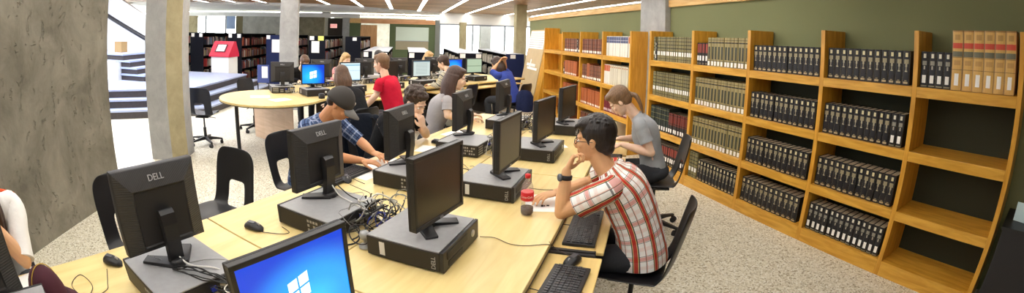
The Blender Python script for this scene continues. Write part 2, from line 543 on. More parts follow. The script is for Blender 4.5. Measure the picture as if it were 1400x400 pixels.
# ------------------------------------------------------------------ steps and platform
M_TREAD = mat('grey_blue_tread', '98a1ba', 0.45, noise=(6, 0.06))
M_RISER = mat('dark_riser', '3d3635', 0.6, noise=(20, 0.15))
st = thing('platform_steps', 'three wide steps with pale treads and dark risers leading up to a platform', 'steps', (0, 0, 0))
st['kind'] = 'structure'; del st['category']
base = [(-5.3, -7.6), (-6.75, -5.82), (-8.05, -4.07), (-9.6, -4.0), (-12.2, -4.0), (-12.2, -7.4), (-11.2, -8.4), (-11.0, -12.5), (-5.3, -12.5)]
def inset(poly, d):
    cx = -8.9; out = []
    n = len(poly)
    for i in range(n):
        p0 = Vector(poly[i - 1]); p1 = Vector(poly[i]); p2 = Vector(poly[(i + 1) % n])
        def nrm(a, b):
            t = (b - a).normalized(); return Vector((-t.y, t.x))
        # polygon orientation is clockwise seen from above -> inward is the right side
        n1 = -nrm(p0, p1); n2 = -nrm(p1, p2)
        s_ = sum((Vector(poly[k]).x * Vector(poly[(k + 1) % n]).y - Vector(poly[(k + 1) % n]).x * Vector(poly[k]).y) for k in range(n))
        if s_ > 0: n1, n2 = -n1, -n2
        b = (n1 + n2); b = b / max(0.3, (1 + n1.dot(n2)))
        out.append(tuple(p1 + b * d))
    return out
for k in range(3):
    P = inset(base, 0.27 * k)
    if sum(P[i][0] * P[(i + 1) % len(P)][1] - P[(i + 1) % len(P)][0] * P[i][1] for i in range(len(P))) < 0: P = P[::-1]
    obj('riser', M().prism(P, 0.16 * k, 0.16 * k + 0.125), [M_RISER], st)
    P2 = inset(base, 0.27 * k - 0.02)
    if sum(P2[i][0] * P2[(i + 1) % len(P2)][1] - P2[(i + 1) % len(P2)][0] * P2[i][1] for i in range(len(P2))) < 0: P2 = P2[::-1]
    obj('tread', M().prism(P2, 0.16 * k + 0.125, 0.16 * k + 0.16), [M_TREAD], st)
# flight going up to the left
fl = thing('staircase_flight', 'upper flight of grey steps climbing beside a white parapet', 'stairs', (0, 0, 0.48))
fl['kind'] = 'structure'; del fl['category']
for k in range(4):
    y = -6.3 - 0.24 * k
    obj('riser', M().box(-10.2, -8.75, -12.5, y, 0.15 * k, 0.15 * k + 0.11), [M_RISER], fl)
    obj('tread', M().box(-10.2, -8.7, -12.5, y + 0.03, 0.15 * k + 0.11, 0.15 * k + 0.15), [M_TREAD], fl)
pm = M().prism([(-12.5, 0.0), (-12.5, 4.4), (-7.9 * 1.13, 2.62 - 0.48), (-6.9, 1.3 - 0.02), (-6.4, 0.98), (-6.4, 0.0)][::-1], -10.6, -10.45, 0, Matrix(((0, 0, 1, 0), (1, 0, 0, 0), (0, 1, 0, 0), (0, 0, 0, 1))))
obj('parapet', pm, [M_WHITE], fl)
obj('front_parapet', M().box(-8.75, -8.6, -12.5, -7.32, 0, 0.42), [M_WHITE], fl)
obj('parapet_end', M().box(-8.76, -8.58, -7.36, -7.1, -0.3, 0.4), [mat('parapet_end', 'c4c4bf', 0.7)], fl)
hr = M().tube([(-10.3, -9.6, 1.75), (-10.3, -6.5, 0.62)], 0.06, 8)
obj('handrail', hr, [mat('black_rail', '1c1a1c', 0.4)], fl)
bd = M().prism([(-14, 0), (-14, 1.1), (0, 0.42), (0, 0)][::-1], -10.9, -10.75, 0, Matrix(((0, 0, 1, 0), (0.4, 0, 0, -6.6), (0, 1, 0, 1.35), (0, 0, 0, 1))))
tag(obj('cardboard_box', M().box(-0.15, 0.15, -0.13, 0.13, 0, 0.26).box(-0.155, 0.155, -0.135, 0.135, 0.24, 0.262), [mat('tan_board', '94774a', 0.7)], loc=(-9.3, -7.55, 1.08)), 'small tan box standing on the upper steps', 'box')

# kiosk
kz = thing('book_return', 'white waist-high bin with a sloping pink-red hood', 'book return bin', (-12.3, -5.55, 0), R(-6))
obj('cabinet', M().box(-0.3, 0.3, -0.33, 0.33, 0, 0.92), [mat('kiosk_white', 'ecebe6', 0.5)], kz, bevel=0.01)
hood = M().prism([(-0.33, 0.9), (0.37, 0.9), (0.37, 0.94), (0.0, 1.34), (-0.12, 1.34), (-0.33, 0.98)], -0.37, 0.37, 0, Matrix(((1, 0, 0, 0), (0, 0, -1, 0), (0, 1, 0, 0), (0, 0, 0, 1))))
obj('hood', hood, [mat('kiosk_red', 'c8213f', 0.45)], kz, bevel=0.01)
sl = Matrix.Translation((0.19, 0, 1.143)) @ Euler((0, R(47.3), 0)).to_matrix().to_4x4()
obj('recess', M().box(-0.15, 0.15, -0.2, 0.2, 0, 0.01, 0, sl), [mat('kiosk_dark', '5c1626', 0.5)], kz)
obj('notice', M().box(-0.12, 0.12, -0.15, 0.15, 0.01, 0.016, 0, sl), [mat('paper', 'f6f5f1', 0.8)], kz)

# ------------------------------------------------------------------ wooden bookcases
M_OAK = wood('golden_oak', 'dfa63a', 'c68c26', (9, 9, 1.1), rough=0.38, coat=0.15)
M_OAKH = wood('golden_oak_shelf', 'e2ac42', 'c89028', (1.1, 9, 9), rough=0.38, coat=0.15)
M_BACKSHADE = mat('bookcase_back_shade', '2a2c19', 0.8)  # dark tone stands in for the shadowed wall behind the open shelves
ZS = [1.4, 0.96, 0.522, 0.121]
ZT = 1.775
YF, DEP = 3.052, 0.352
def bookcase(name, label, s0, n, w, skip_back=True):
    B = thing(name, label, 'bookcase', (s0, YF, 0))
    for i in range(n + 1):
        x = i * w
        obj('upright', M().box(x - 0.005, x + 0.038, 0, DEP, 0, ZT), [M_OAK], B, bevel=0.003)
    for i in range(n):
        for z in ZS:
            m = M().box(i * w + 0.038, (i + 1) * w - 0.005, 0.004, DEP - 0.01, z - 0.03, z)
            lip = 0.07 if z > 0.2 else 0.121
            m.box(i * w + 0.038, (i + 1) * w - 0.005, 0.0, 0.024, z - lip, z - 0.0005)
            obj('shelf', m, [M_OAKH], B, bevel=0.002)
    return B
S5, W5 = -4.843, 0.9140
S1, W1 = -8.09, 0.907
B2 = bookcase('bookcase', 'long golden oak bookcase of five bays against the green partition, its end bay almost empty', S5, 5, W5)
B1 = bookcase('bookcase', 'golden oak bookcase beyond the pilaster filled with brown, white and maroon volumes', S1, 3, W1)
obj('back_or_shade_panel', M().box(0.038, 3 * W1 - 0.005, DEP - 0.01, DEP, 0.1, ZS[0] - 0.03), [M_BACKSHADE], B1)  # dark sheet imitating shade, this case is open at the back
obj('back_or_shade_panel', M().box(0.038, 5 * W5 - 0.005, DEP - 0.01, DEP - 0.002, 0.1, ZS[0] - 0.03), [M_BACKSHADE], B2)  # same shade sheet behind the long run, also open-backed
# end unit with the taller post and wooden back
E1 = thing('shelf_unit', 'empty oak shelf unit with a taller end post beside the sloping display board', 'bookcase', (-9.2, YF, 0))
obj('post', M().box(0, 0.04, 0, DEP + 0.0, 0, 1.87), [M_OAK], E1, bevel=0.003)
obj('back_or_shade_panel', M().box(0.04, 1.1, DEP - 0.03, DEP - 0.01, 0.1, 1.75), [M_OAK], E1)
for z in ZS:
    obj('shelf', M().box(0.04, 1.1, 0.004, DEP - 0.03, z - 0.03, z).box(0.04, 1.1, 0, 0.024, z - (0.07 if z > .2 else .121), z - 0.0005), [M_OAKH], E1, bevel=0.002)

# sloping display
DB = thing('display_board', 'sloping notice board on a wooden cabinet carrying a printed sheet and white label', 'notice board', (-9.62, 2.93, 0))
swap = Matrix(((0, 0, 1, 0), (1, 0, 0, 0), (0, 1, 0, 0), (0, 0, 0, 1)))
side = [(0.02, 0.1), (0.47, 0.1), (0.47, 1.84), (0.36, 1.84)]
obj('cabinet', M().prism(side, -1.3, 0.33, 0, swap), [M_OAK], DB, bevel=0.004)
obj('plinth', M().box(-1.3, 0.33, 0.03, 0.47, 0, 0.1), [M_DARKP], DB)
ang = math.atan2(0.34, 1.74)
X = Matrix.Translation((0, 0.02, 0.1)) @ Euler((-ang, 0, 0)).to_matrix().to_4x4()
M_BRD = mat('display_board_face', 'c7b089', 0.6, noise=(2.0, 0.12))
obj('board_face', M().box(-1.28, 0.0, -0.02, -0.002, 0.02, 1.76, 0, X), [M_BRD], DB)
m = M().box(-1.24, -0.05, -0.026, -0.02, 1.3, 1.74, 0, X)
for k in range(7):
    m.box(-1.2, -0.1, -0.028, -0.026, 1.34 + k * 0.055, 1.348 + k * 0.055, 1, X)
obj('printed_sheet', m, [mat('paper', 'f6f5f1', 0.8), mat('ink', '6a6660', 0.8)], DB)
obj('label_card', M().box(-1.05, -0.35, -0.03, -0.021, 0.86, 0.93, 0, X).box(-0.78, -0.7, -0.033, -0.03, 0.8, 1.03, 0, X).box(-0.95, -0.15, -0.034, -0.03, 0.78, 0.84, 0, X), [mat('paper', 'f6f5f1', 0.8)], DB)

# ------------------------------------------------------------------ books
def spine_mat(name, base, marks, rough=0.45, vary=0.0):
    """marks: list of (z0,z1,x0,x1,colour) in generated coordinates of the book"""
    m = mat('spine_' + name, base, rough)
    h = NT(m)
    tc = h.new('ShaderNodeTexCoord'); sx = h.new('ShaderNodeSeparateXYZ')
    h.nt.links.new(tc.outputs['Generated'], sx.inputs[0])
    z = sx.outputs[2]; x = sx.outputs[0]
    c = hexc(base)
    if vary:
        oi = h.new('ShaderNodeObjectInfo')
        c = h.mix(h.math('MULTIPLY', oi.outputs['Random'], vary), c, (0.02, 0.015, 0.01))
    for (z0, z1, x0, x1, col) in marks:
        k = h.band(z, z0, z1)
        if (x0, x1) != (0, 1):
            k = h.math('MULTIPLY', k, h.band(x, x0, x1))
        c = h.mix(k, c, hexc(col))
    if isinstance(c, tuple):
        h.b.inputs['Base Color'].default_value = (*c, 1)
    else:
        h.nt.links.new(c, h.b.inputs['Base Color'])
    return m
GOLD, LAB = 'c8b98a', 'f4f2ec'
SP = {
 'black': spine_mat('black', '17151a', [(0.82, 0.94, .34, .68, 'd9cd9f'), (0.62, 0.75, .2, .8, '9c9070'), (0.53, 0.62, .38, .62, 'a89e84'), (0.42, 0.53, .45, .55, 'a89e84'), (0.385, 0.42, .34, .66, 'a89e84'), (0.04, 0.1, .2, .8, 'b5a27a'), (0.12, 0.14, .35, .65, 'a08f68')]),
 'black_label': spine_mat('black_label', '17151a', [(0.82, 0.94, .34, .68, 'ddd8c4'), (0.62, 0.74, .22, .78, '8e8a7c'), (0.5, 0.6, .4, .6, 'a9a090'), (0.12, 0.34, .25, .75, LAB), (0.02, 0.06, .1, .9, '8d8468')]),
 'olive': spine_mat('olive', '8a8156', [(0.93, 0.95, 0, 1, '2e2a1a'), (0.80, 0.83, 0, 1, '3a3420'), (0.66, 0.69, 0, 1, '2e2a1a'), (0.52, 0.56, 0, 1, '3a3420'), (0.40, 0.42, 0, 1, '2e2a1a'), (0.24, 0.40, .18, .82, LAB), (0.1, 0.12, 0, 1, '3a3420')], vary=0.35),
 'cream_panel': spine_mat('cream_panel', 'a49565', [(0.80, 0.84, 0, 1, '2a2418'), (0.9, 0.92, 0, 1, '5c5234'), (0.24, 0.68, .3, .82, '3b3c2c'), (0.02, 0.17, .2, .8, LAB), (0.17, 0.19, 0, 1, '51482e')], vary=0.2),
 'red_black': spine_mat('red_black', '231a18', [(0.55, 0.95, .12, .88, '8f3a2c'), (0.2, 0.42, .2, .8, LAB), (0.04, 0.1, .2, .8, '77705c')]),
 'green': spine_mat('green', '26302a', [(0.9, 0.92, 0, 1, '8a875c'), (0.7, 0.72, 0, 1, '8a875c'), (0.5, 0.52, 0, 1, '8a875c'), (0.06, 0.22, .2, .8, LAB)], vary=0.3),
 'red': spine_mat('red', '7c2f24', [(0.9, 0.93, 0, 1, '201512'), (0.5, 0.53, 0, 1, '201512'), (0.0, 0.45, 0, 1, '2b2422'), (0.08, 0.26, .2, .8, LAB)], vary=0.3),
 'tan': spine_mat('tan', 'd4a95c', [(0.975, 1.0, 0, 1, 'a97e42'), (0.84, 0.93, .25, .75, 'b48c48'), (0.70, 0.79, 0, 1, 'cf4b30'), (0.56, 0.65, 0, 1, '6b6a55'), (0.42, 0.5, .2, .8, 'bd9350'), (0.34, 0.35, 0, 1, '8c6a34'), (0.545, 0.555, 0, 1, '8c6a34'), (0.08, 0.28, .3, .7, LAB)]),
 'rust': spine_mat('rust', '8a5038', [(0.88, 0.9, 0, 1, '452218'), (0.6, 0.63, 0, 1, '452218'), (0.36, 0.39, 0, 1, '452218'), (0.05, 0.2, .1, .9, LAB)], vary=0.5),
 'orange': spine_mat('orange', 'c06a3a', [(0.9, 0.92, 0, 1, '8c4020'), (0.04, 0.16, .15, .85, LAB)], vary=0.35),
 'maroon': spine_mat('maroon', '7a1d2c', [(0.9, 0.92, 0, 1, '4c0f1a'), (0.08, 0.24, .2, .8, 'e9d9d9')], vary=0.2),
 'white_blue': spine_mat('white_blue', 'e6e2d8', [(0.66, 0.97, 0, 1, '52587a'), (0.78, 0.8, 0, 1, 'c8c8d0')]),
 'white_orange': spine_mat('white_orange', 'e6e2d8', [(0.66, 0.97, 0, 1, 'c8643e')]),
 'white': spine_mat('white', 'ddd6c2', [(0.86, 0.93, .2, .8, 'c08a5a')], vary=0.15),
}
COVER = {'black': '131216', 'black_label': '131216', 'olive': '7a7048', 'cream_panel': '8c8058', 'red_black': '1c1614', 'green': '222a24', 'red': '3a2320', 'tan': 'bd8f4c', 'rust': '6f3d2a', 'orange': 'a85a30', 'maroon': '641823', 'white_blue': 'd8d4ca', 'white_orange': 'd8d4ca', 'white': 'd3ccb8'}
M_PAGES = mat('page_edges', 'b9ad92', 0.9, noise=(60, 0.12))
def book_mesh(kind, w, h, d):
    m = M()
    n = 6
    pts = [(w / 2, 0.012)]
    for k in range(n + 1):
        q = -math.pi / 2 + math.pi * k / n
        pass
    # hull: spine rounded, pages recessed
    arc = [(w / 2 * math.sin(q), 0.010 - 0.010 * math.cos(q)) for q in [math.pi / 2 - math.pi * k / n for k in range(n + 1)]]
    t = 0.003
    # spine strip
    out = arc; inn = [(x * (1 - 2 * t / w), y + t) for x, y in arc]
    poly = out + inn[::-1]
    vs = [Vector((x, y, z)) for z in (0, h) for x, y in poly]
    N = len(poly)
    for k in range(n):
        m.add([vs[k], vs[k + 1], vs[N + k + 1], vs[N + k]], [(0, 3, 2, 1)], 0, True)
        a, b = k, k + 1; c, e = N - 1 - k, N - 2 - k
        m.add([vs[N + a], vs[N + b], vs[N + e], vs[N + c]], [(0, 1, 2, 3)], 1)
        m.add([vs[a], vs[b], vs[e], vs[c]], [(0, 3, 2, 1)], 1)
    # boards
    m.box(w / 2 - t, w / 2, 0.009, d, 0, h, 1)
    m.box(-w / 2, -w / 2 + t, 0.009, d, 0, h, 1)
    # page block
    m.box(-w / 2 + t, w / 2 - t, 0.006, d - 0.006, 0.004, h - 0.005, 2)
    return m.mesh('book', [SP[kind], mat('cover_' + kind, COVER[kind], 0.5), M_PAGES])
_bm = {}
SIZE = {'black': (0.236, 0.165), 'black_label': (0.236, 0.165), 'olive': (0.30, 0.20), 'cream_panel': (0.30, 0.2), 'red_black': (0.24, 0.17), 'green': (0.30, 0.2), 'red': (0.26, 0.18), 'tan': (0.378, 0.25), 'rust': (0.25, 0.18), 'orange': (0.27, 0.18), 'maroon': (0.24, 0.17), 'white_blue': (0.30, 0.2), 'white_orange': (0.30, 0.2), 'white': (0.30, 0.2)}
TXT = {'black': 'black volume with gilt spine ornaments', 'black_label': 'black volume with white spine label', 'olive': 'olive banded volume with a white shelf label', 'cream_panel': 'olive volume with dark spine panel', 'red_black': 'black volume with red block', 'green': 'dark green volume with thin gilt bands', 'red': 'red and black volume with a white label', 'tan': 'tall tan volume with red band', 'rust': 'brown banded volume', 'orange': 'rusty orange volume', 'maroon': 'maroon volume with a white label', 'white_blue': 'tall white volume with a blue-grey top', 'white_orange': 'tall white volume with an orange top', 'white': 'cream volume'}
BAYN = {5: 'first bay after pilaster', 6: 'second bay after pilaster', 7: 'third bay after pilaster', 8: 'bay beside nearly empty one', 9: 'nearly empty bay', 1: 'bay beside empty far unit', 2: 'middle bay before pilaster', 3: 'bay touching pilaster'}
ROWN = ['top shelf,', 'second shelf,', 'third shelf,', 'bottom shelf,']
def row(bay, r, runs, x_from=0.05):
    """runs: list of (kind, count, width)"""
    s0 = (S5 + (bay - 5) * W5) if bay >= 5 else (S1 + (bay - 1) * W1)
    x = s0 + x_from
    lim = s0 + (W5 if bay >= 5 else W1) - 0.012
    for kind, n, w in runs:
        key = (kind, round(w, 4))
        hh, dd = SIZE[kind]
        if key not in _bm:
            _bm[key] = book_mesh(kind, w - 0.001, hh, dd)
        same = sum(q[1] for q in runs if q[0] == kind)
        for i in range(n):
            if x + w > lim: break
            dy = random.uniform(0.0, 0.012)
            o = obj('book', _bm[key], None, None, (x + w / 2, YF + 0.026 + dy, ZS[r] + 0.0015))
            lab = TXT[kind] + ' ' + ROWN[r] + ' ' + BAYN[bay]
            tag(o, lab, 'book', ('%s volumes %s %s' % (kind.replace('_', ' '), ROWN[r], BAYN[bay])) if same > 1 else None)
            x += w
        x += 0.002
row(5, 0, [('olive', 1, .042), ('black_label', 1, .035), ('olive', 18, .042)])
row(5, 1, [('olive', 20, .042)])
row(5, 2, [('green', 8, .052), ('red', 8, .050)])
row(5, 3, [('red_black', 18, .046)])
row(6, 0, [('red_black', 4, .05), ('cream_panel', 12, .0535)])
row(6, 1, [('cream_panel', 15, .0555)])
row(6, 2, [('cream_panel', 15, .0555)])
row(6, 3, [('olive', 3, .055), ('black', 12, .056)])
row(7, 0, [('black', 13, .064)])
row(7, 1, [('black', 13, .063)])
row(7, 2, [('black', 13, .062)])
row(7, 3, [('black', 12, .066)])
row(8, 0, [('black', 12, .068)])
row(8, 1, [('black', 11, .062), ('black_label', 2, .062)])
row(8, 2, [('black', 13, .063)])
row(8, 3, [('black_label', 14, .059)])
row(9, 0, [('black_label', 4, .068), ('tan', 6, .092)])
row(3, 0, [('white_blue', 9, .078), ('white_orange', 1, .09)], 0.09)
row(3, 1, [('white_orange', 3, .06), ('white', 9, .066)])
row(3, 2, [('maroon', 17, .048)], 0.07)
row(3, 3, [('green', 7, .05), ('white', 2, .05)], 0.1)
row(2, 0, [('rust', 15, .054)])
row(2, 1, [('rust', 3, .07), ('orange', 2, .06), ('rust', 6, .075)])
row(2, 2, [('orange', 15, .053)])
row(2, 3, [('rust', 8, .056), ('red', 4, .05)])
row(1, 0, [('rust', 12, .054), ('black_label', 1, .05), ('rust', 2, .05)])
row(1, 1, [('red_black', 1, .06), ('orange', 10, .06)])
row(1, 2, [('orange', 12, .056)])
row(1, 3, [('rust', 7, .056)])

# ------------------------------------------------------------------ desks
M_LAM = wood('desk_laminate', 'e9d394', 'dec380', (6, 0.7, 6), amount=.3, rough=0.35, bump=0.01)
M_LAM2 = wood('tray_laminate', 'e6c982', 'dab974', (6, 0.7, 6), rough=0.4, bump=0.01)
M_EDGE = mat('dark_edge_band', '3a2e20', 0.6)
M_BLK = mat('black_plastic', '1d1c1e', 0.42, bump=(220, 0.05, 0.001))
M_BLK2 = mat('matt_black_plastic', '232122', 0.6)
M_BRN = mat('case_black_brown', '1f1a18', 0.5, bump=(300, 0.05, 0.001))
M_SILV = mat('brushed_case_top', '9a9a9b', 0.45, metal=0.0, noise=(40, 0.05))
M_PAPER = mat('paper', 'f6f5f1', 0.8)
M_STEEL = mat('steel_leg', '3a3a3c', 0.4, metal=0.6)
M_LOGO = mat('logo_grey', 'a9a9a9', 0.4, metal=0.3)
DESKROT = TH
def desk(u0, u1, v0, v1, label, trays=(), front='+'):
    """local x = v, y = u, origin at W(u0, v0)"""
    D = thing('desk', label, 'desk', W(u0, v0), DESKROT)
    L, B = u1 - u0, v1 - v0
    obj('tabletop', M().box(0.002, B - 0.002, 0.002, L - 0.002, 0.712, 0.74), [M_LAM], D, bevel=0.003)
    obj('edge_band', M().box(0.0, B, 0.0, L, 0.706, 0.7125), [M_EDGE], D)
    for y in (0.04, L - 0.07):
        obj('leg_panel', M().box(0.08, B - 0.08, y, y + 0.03, 0.0, 0.706), [M_LAM2], D)
    xm = 0.06 if front == '+' else B - 0.08
    obj('modesty_panel', M().box(xm, xm + 0.018, 0.07, L - 0.07, 0.3, 0.706), [M_EDGE], D)
    for a, b in trays:
        tr = obj('keyboard_tray', M().box(B - 0.30, B + 0.235, a - u0, b - u0, 0.665, 0.683), [M_LAM2], D, bevel=0.004)
        obj('tray_rail', M().box(B - 0.32, B + 0.20, a - u0 - 0.022, a - u0 - 0.002, 0.65, 0.69), [M_BLK2], tr)
        obj('tray_rail', M().box(B - 0.32, B + 0.20, b - u0 + 0.002, b - u0 + 0.022, 0.65, 0.69), [M_BLK2], tr)
    return D
V0, V1, V2 = -1.862, -1.108, -0.352
desk(1.042, 2.72, V1 + 0.002, V2, 'pale laminate desk with pulled-out keyboard trays where the person in the plaid shirt leans', [(1.07, 1.745), (1.80, 2.55)])
desk(-0.636, 1.038, V1 + 0.002, V2, 'pale laminate desk under the glowing blue monitor in front of the camera')
desk(2.724, 4.4, V1 + 0.002, V2, 'pale laminate desk with a keyboard tray in front of the woman by the bookcases', [(2.80, 3.5), (3.6, 4.3)])
desk(1.042, 2.72, V0, V1 - 0.002, 'pale laminate desk where the person in the cap works', front='-')
desk(-0.636, 1.038, V0, V1 - 0.002, 'pale laminate desk beside the concrete pillar with the maroon cap on it', front='-')
desk(2.724, 4.75, V0, V1 - 0.002, 'pale laminate desk in front of the brown-haired woman in grey', front='-')

# ------------------------------------------------------------------ computers
def pc_first():
    P = thing('desktop_computer', 'x', 'computer')
    w, d, h_ = 0.372, 0.345, 0.098
    m = M().box(-w / 2, w / 2, -d / 2 + 0.012, d / 2, 0.006, h_ - 0.006)
    obj('case', m, [M_BRN], P, bevel=0.004)
    obj('top_cover', M().box(-w / 2 + 0.003, w / 2 - 0.003, -d / 2 + 0.014, d / 2 - 0.002, h_ - 0.006, h_), [M_SILV], P, bevel=0.002)
    fr = obj('front_bezel', M().box(-w / 2, w / 2, -d / 2 - 0.004, -d / 2 + 0.012, 0.004, h_ - 0.001), [M_BLK], P, bevel=0.004)
    m = M().box(-0.15, 0.05, -d / 2 - 0.007, -d / 2 - 0.003, 0.052, 0.084)
    obj('drive_bay', m, [M_BLK2], fr, bevel=0.001)
    m = M().box(-0.14, 0.0, -d / 2 - 0.006, -d / 2 - 0.003, 0.018, 0.04)
    obj('card_slot', m, [M_BLK2], fr)
    obj('power_button', M().lathe([(0.0, 0), (0.017, 0), (0.016, 0.005), (0, 0.007)], 20, 0, (0, 0, 0), True, Matrix.Translation((0.115, -d / 2 - 0.003, 0.055)) @ Euler((R(90), 0, 0)).to_matrix().to_4x4()), [mat('button_silver', 'c4c4c2', 0.3, metal=0.5)], fr)
    # sticker and lettering on the side at -x
    obj('white_sticker', M().box(-w / 2 - 0.001, -w / 2 + 0.001, 0.085, 0.11, 0.02, 0.08), [mat('sticker_grey', 'd7d5d2', 0.6)], P)
    m = M(); add_text(m, 'DELL', 0.026, Matrix.Translation((-w / 2 - 0.001, -0.135, 0.045)) @ Euler((R(90), 0, R(-90))).to_matrix().to_4x4() @ Euler((0, 0, R(90))).to_matrix().to_4x4())
    obj('maker_lettering', m, [M_LOGO], P)
    m = M()
    for r_ in range(3):
        for c in range(7):
            if (r_ * 7 + c) % 5 != 3:
                m.box(w / 2 - 0.001, w / 2 + 0.0012, 0.03 + c * 0.018, 0.042 + c * 0.018, 0.022 + r_ * 0.022, 0.034 + r_ * 0.022)
    obj('vent_grille', m, [mat('vent_light', '9a9894', 0.5, metal=0.4)], P)
    # rear ports
    m = M().box(-0.165, 0.175, d / 2, d / 2 + 0.0012, 0.015, 0.085, 3)
    for (x0, x1, z0, z1) in [(-.16, -.11, .03, .06), (-.1, -.075, .02, .04), (-.1, -.075, .05, .07), (-.06, -.03, .02, .045), (0, .05, .02, .035), (0.0, .05, .045, .06)]:
        m.box(x0, x1, d / 2, d / 2 + 0.003, z0, z1, 0)
    m.box(-.16, -.11, d / 2, d / 2 + .004, .068, .078, 1).box(-.055, -.03, d / 2, d / 2 + .012, .055, .07, 2)
    for k in range(4):
        m.box(0.08, 0.17, d / 2, d / 2 + 0.002, 0.02 + k * 0.018, 0.03 + k * 0.018, 0)
    obj('rear_ports', m, [mat('port_silver', '9c9c98', 0.35, metal=0.7), mat('plug_yellow', 'c9a53c', 0.5), mat('plug_blue', '2b3cb0', 0.5), M_BLK2], P)
    return P

# desktop wallpaper: blue gradient with a soft light glow and a pale window emblem
def screen_mat(name, kind, gx=0.4, gz=0.3):
    m = mat(name, '050505', 0.25)
    h = NT(m)
    tc = h.new('ShaderNodeTexCoord'); sx = h.new('ShaderNodeSeparateXYZ')
    h.nt.links.new(tc.outputs['Generated'], sx.inputs[0])
    x, z = sx.outputs[0], sx.outputs[2]
    if kind == 'blue':
        r = h.new('ShaderNodeValToRGB'); r.color_ramp.interpolation = 'EASE'
        e = r.color_ramp.elements
        e[0].position = 0.0; e[0].color = (*hexc('2fb4dc'), 1); e[1].position = 1; e[1].color = (*hexc('0b3ab8'), 1)
        q = e.new(0.45); q.color = (*hexc('1b8fe6'), 1)
        dx = h.math('SUBTRACT', x, gx); dz = h.math('MULTIPLY', h.math('SUBTRACT', z, gz), 0.9)
        d = h.math('SQRT', h.math('ADD', h.math('MULTIPLY', dx, dx), h.math('MULTIPLY', dz, dz)))
        h.nt.links.new(h.math('MULTIPLY', d, 1.35), r.inputs['Fac'])
        col = r.outputs['Color']
        st_ = 1.1
    elif kind == 'page':
        col = h.mix(h.band(z, 0.84, 0.93), hexc('cfe4ee'), hexc('8fb8cc'))
        col = h.mix(h.band(z, 0.55, 0.58), col, hexc('a9c6d6'))
        col = h.mix(h.band(z, 0.0, 0.06), col, hexc('9cc0d4'))
        st_ = 0.9
    elif kind == 'text':
        ln = h.math('FRACT', h.math('MULTIPLY', z, 16.0))
        k = h.math('MULTIPLY', h.math('LESS_THAN', ln, 0.4), h.band(x, 0.15, 0.85))
        k = h.math('MULTIPLY', k, h.band(z, 0.1, 0.85))
        col = h.mix(h.math('MULTIPLY', k, 0.5), hexc('c9d6d2'), hexc('6d7c80'))
        col = h.mix(h.band(z, 0.93, 1.0), col, hexc('5d7688'))
        st_ = 0.8
    elif kind == 'green':
        col = h.mix(h.band(z, 0.45, 0.5), hexc('b7cdb0'), hexc('7f977c'))
        st_ = 0.7
    h.nt.links.new(col, h.b.inputs['Emission Color'])
    h.b.inputs['Emission Strength'].default_value = st_
    return m
M_OFF = mat('dark_screen', '1b1513', 0.28, spec=0.6)
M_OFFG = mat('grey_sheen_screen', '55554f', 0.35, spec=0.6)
def ridged(name, axis):
    m = mat(name, '262423', 0.45)
    h = NT(m)
    tc = h.new('ShaderNodeTexCoord'); sx = h.new('ShaderNodeSeparateXYZ'); h.nt.links.new(tc.outputs['Object'], sx.inputs[0])
    s_ = h.math('SINE', h.math('MULTIPLY', sx.outputs[axis], 800.0 if axis == 2 else 1300.0))
    bp = h.new('ShaderNodeBump'); bp.inputs['Strength'].default_value = 0.45; bp.inputs['Distance'].default_value = 0.002
    h.nt.links.new(s_, bp.inputs['Height']); h.nt.links.new(bp.outputs['Normal'], h.b.inputs['Normal'])
    return m
M_RIDX = ridged('vertical_ridges', 0); M_RIDZ = ridged('horizontal_ridges', 2)
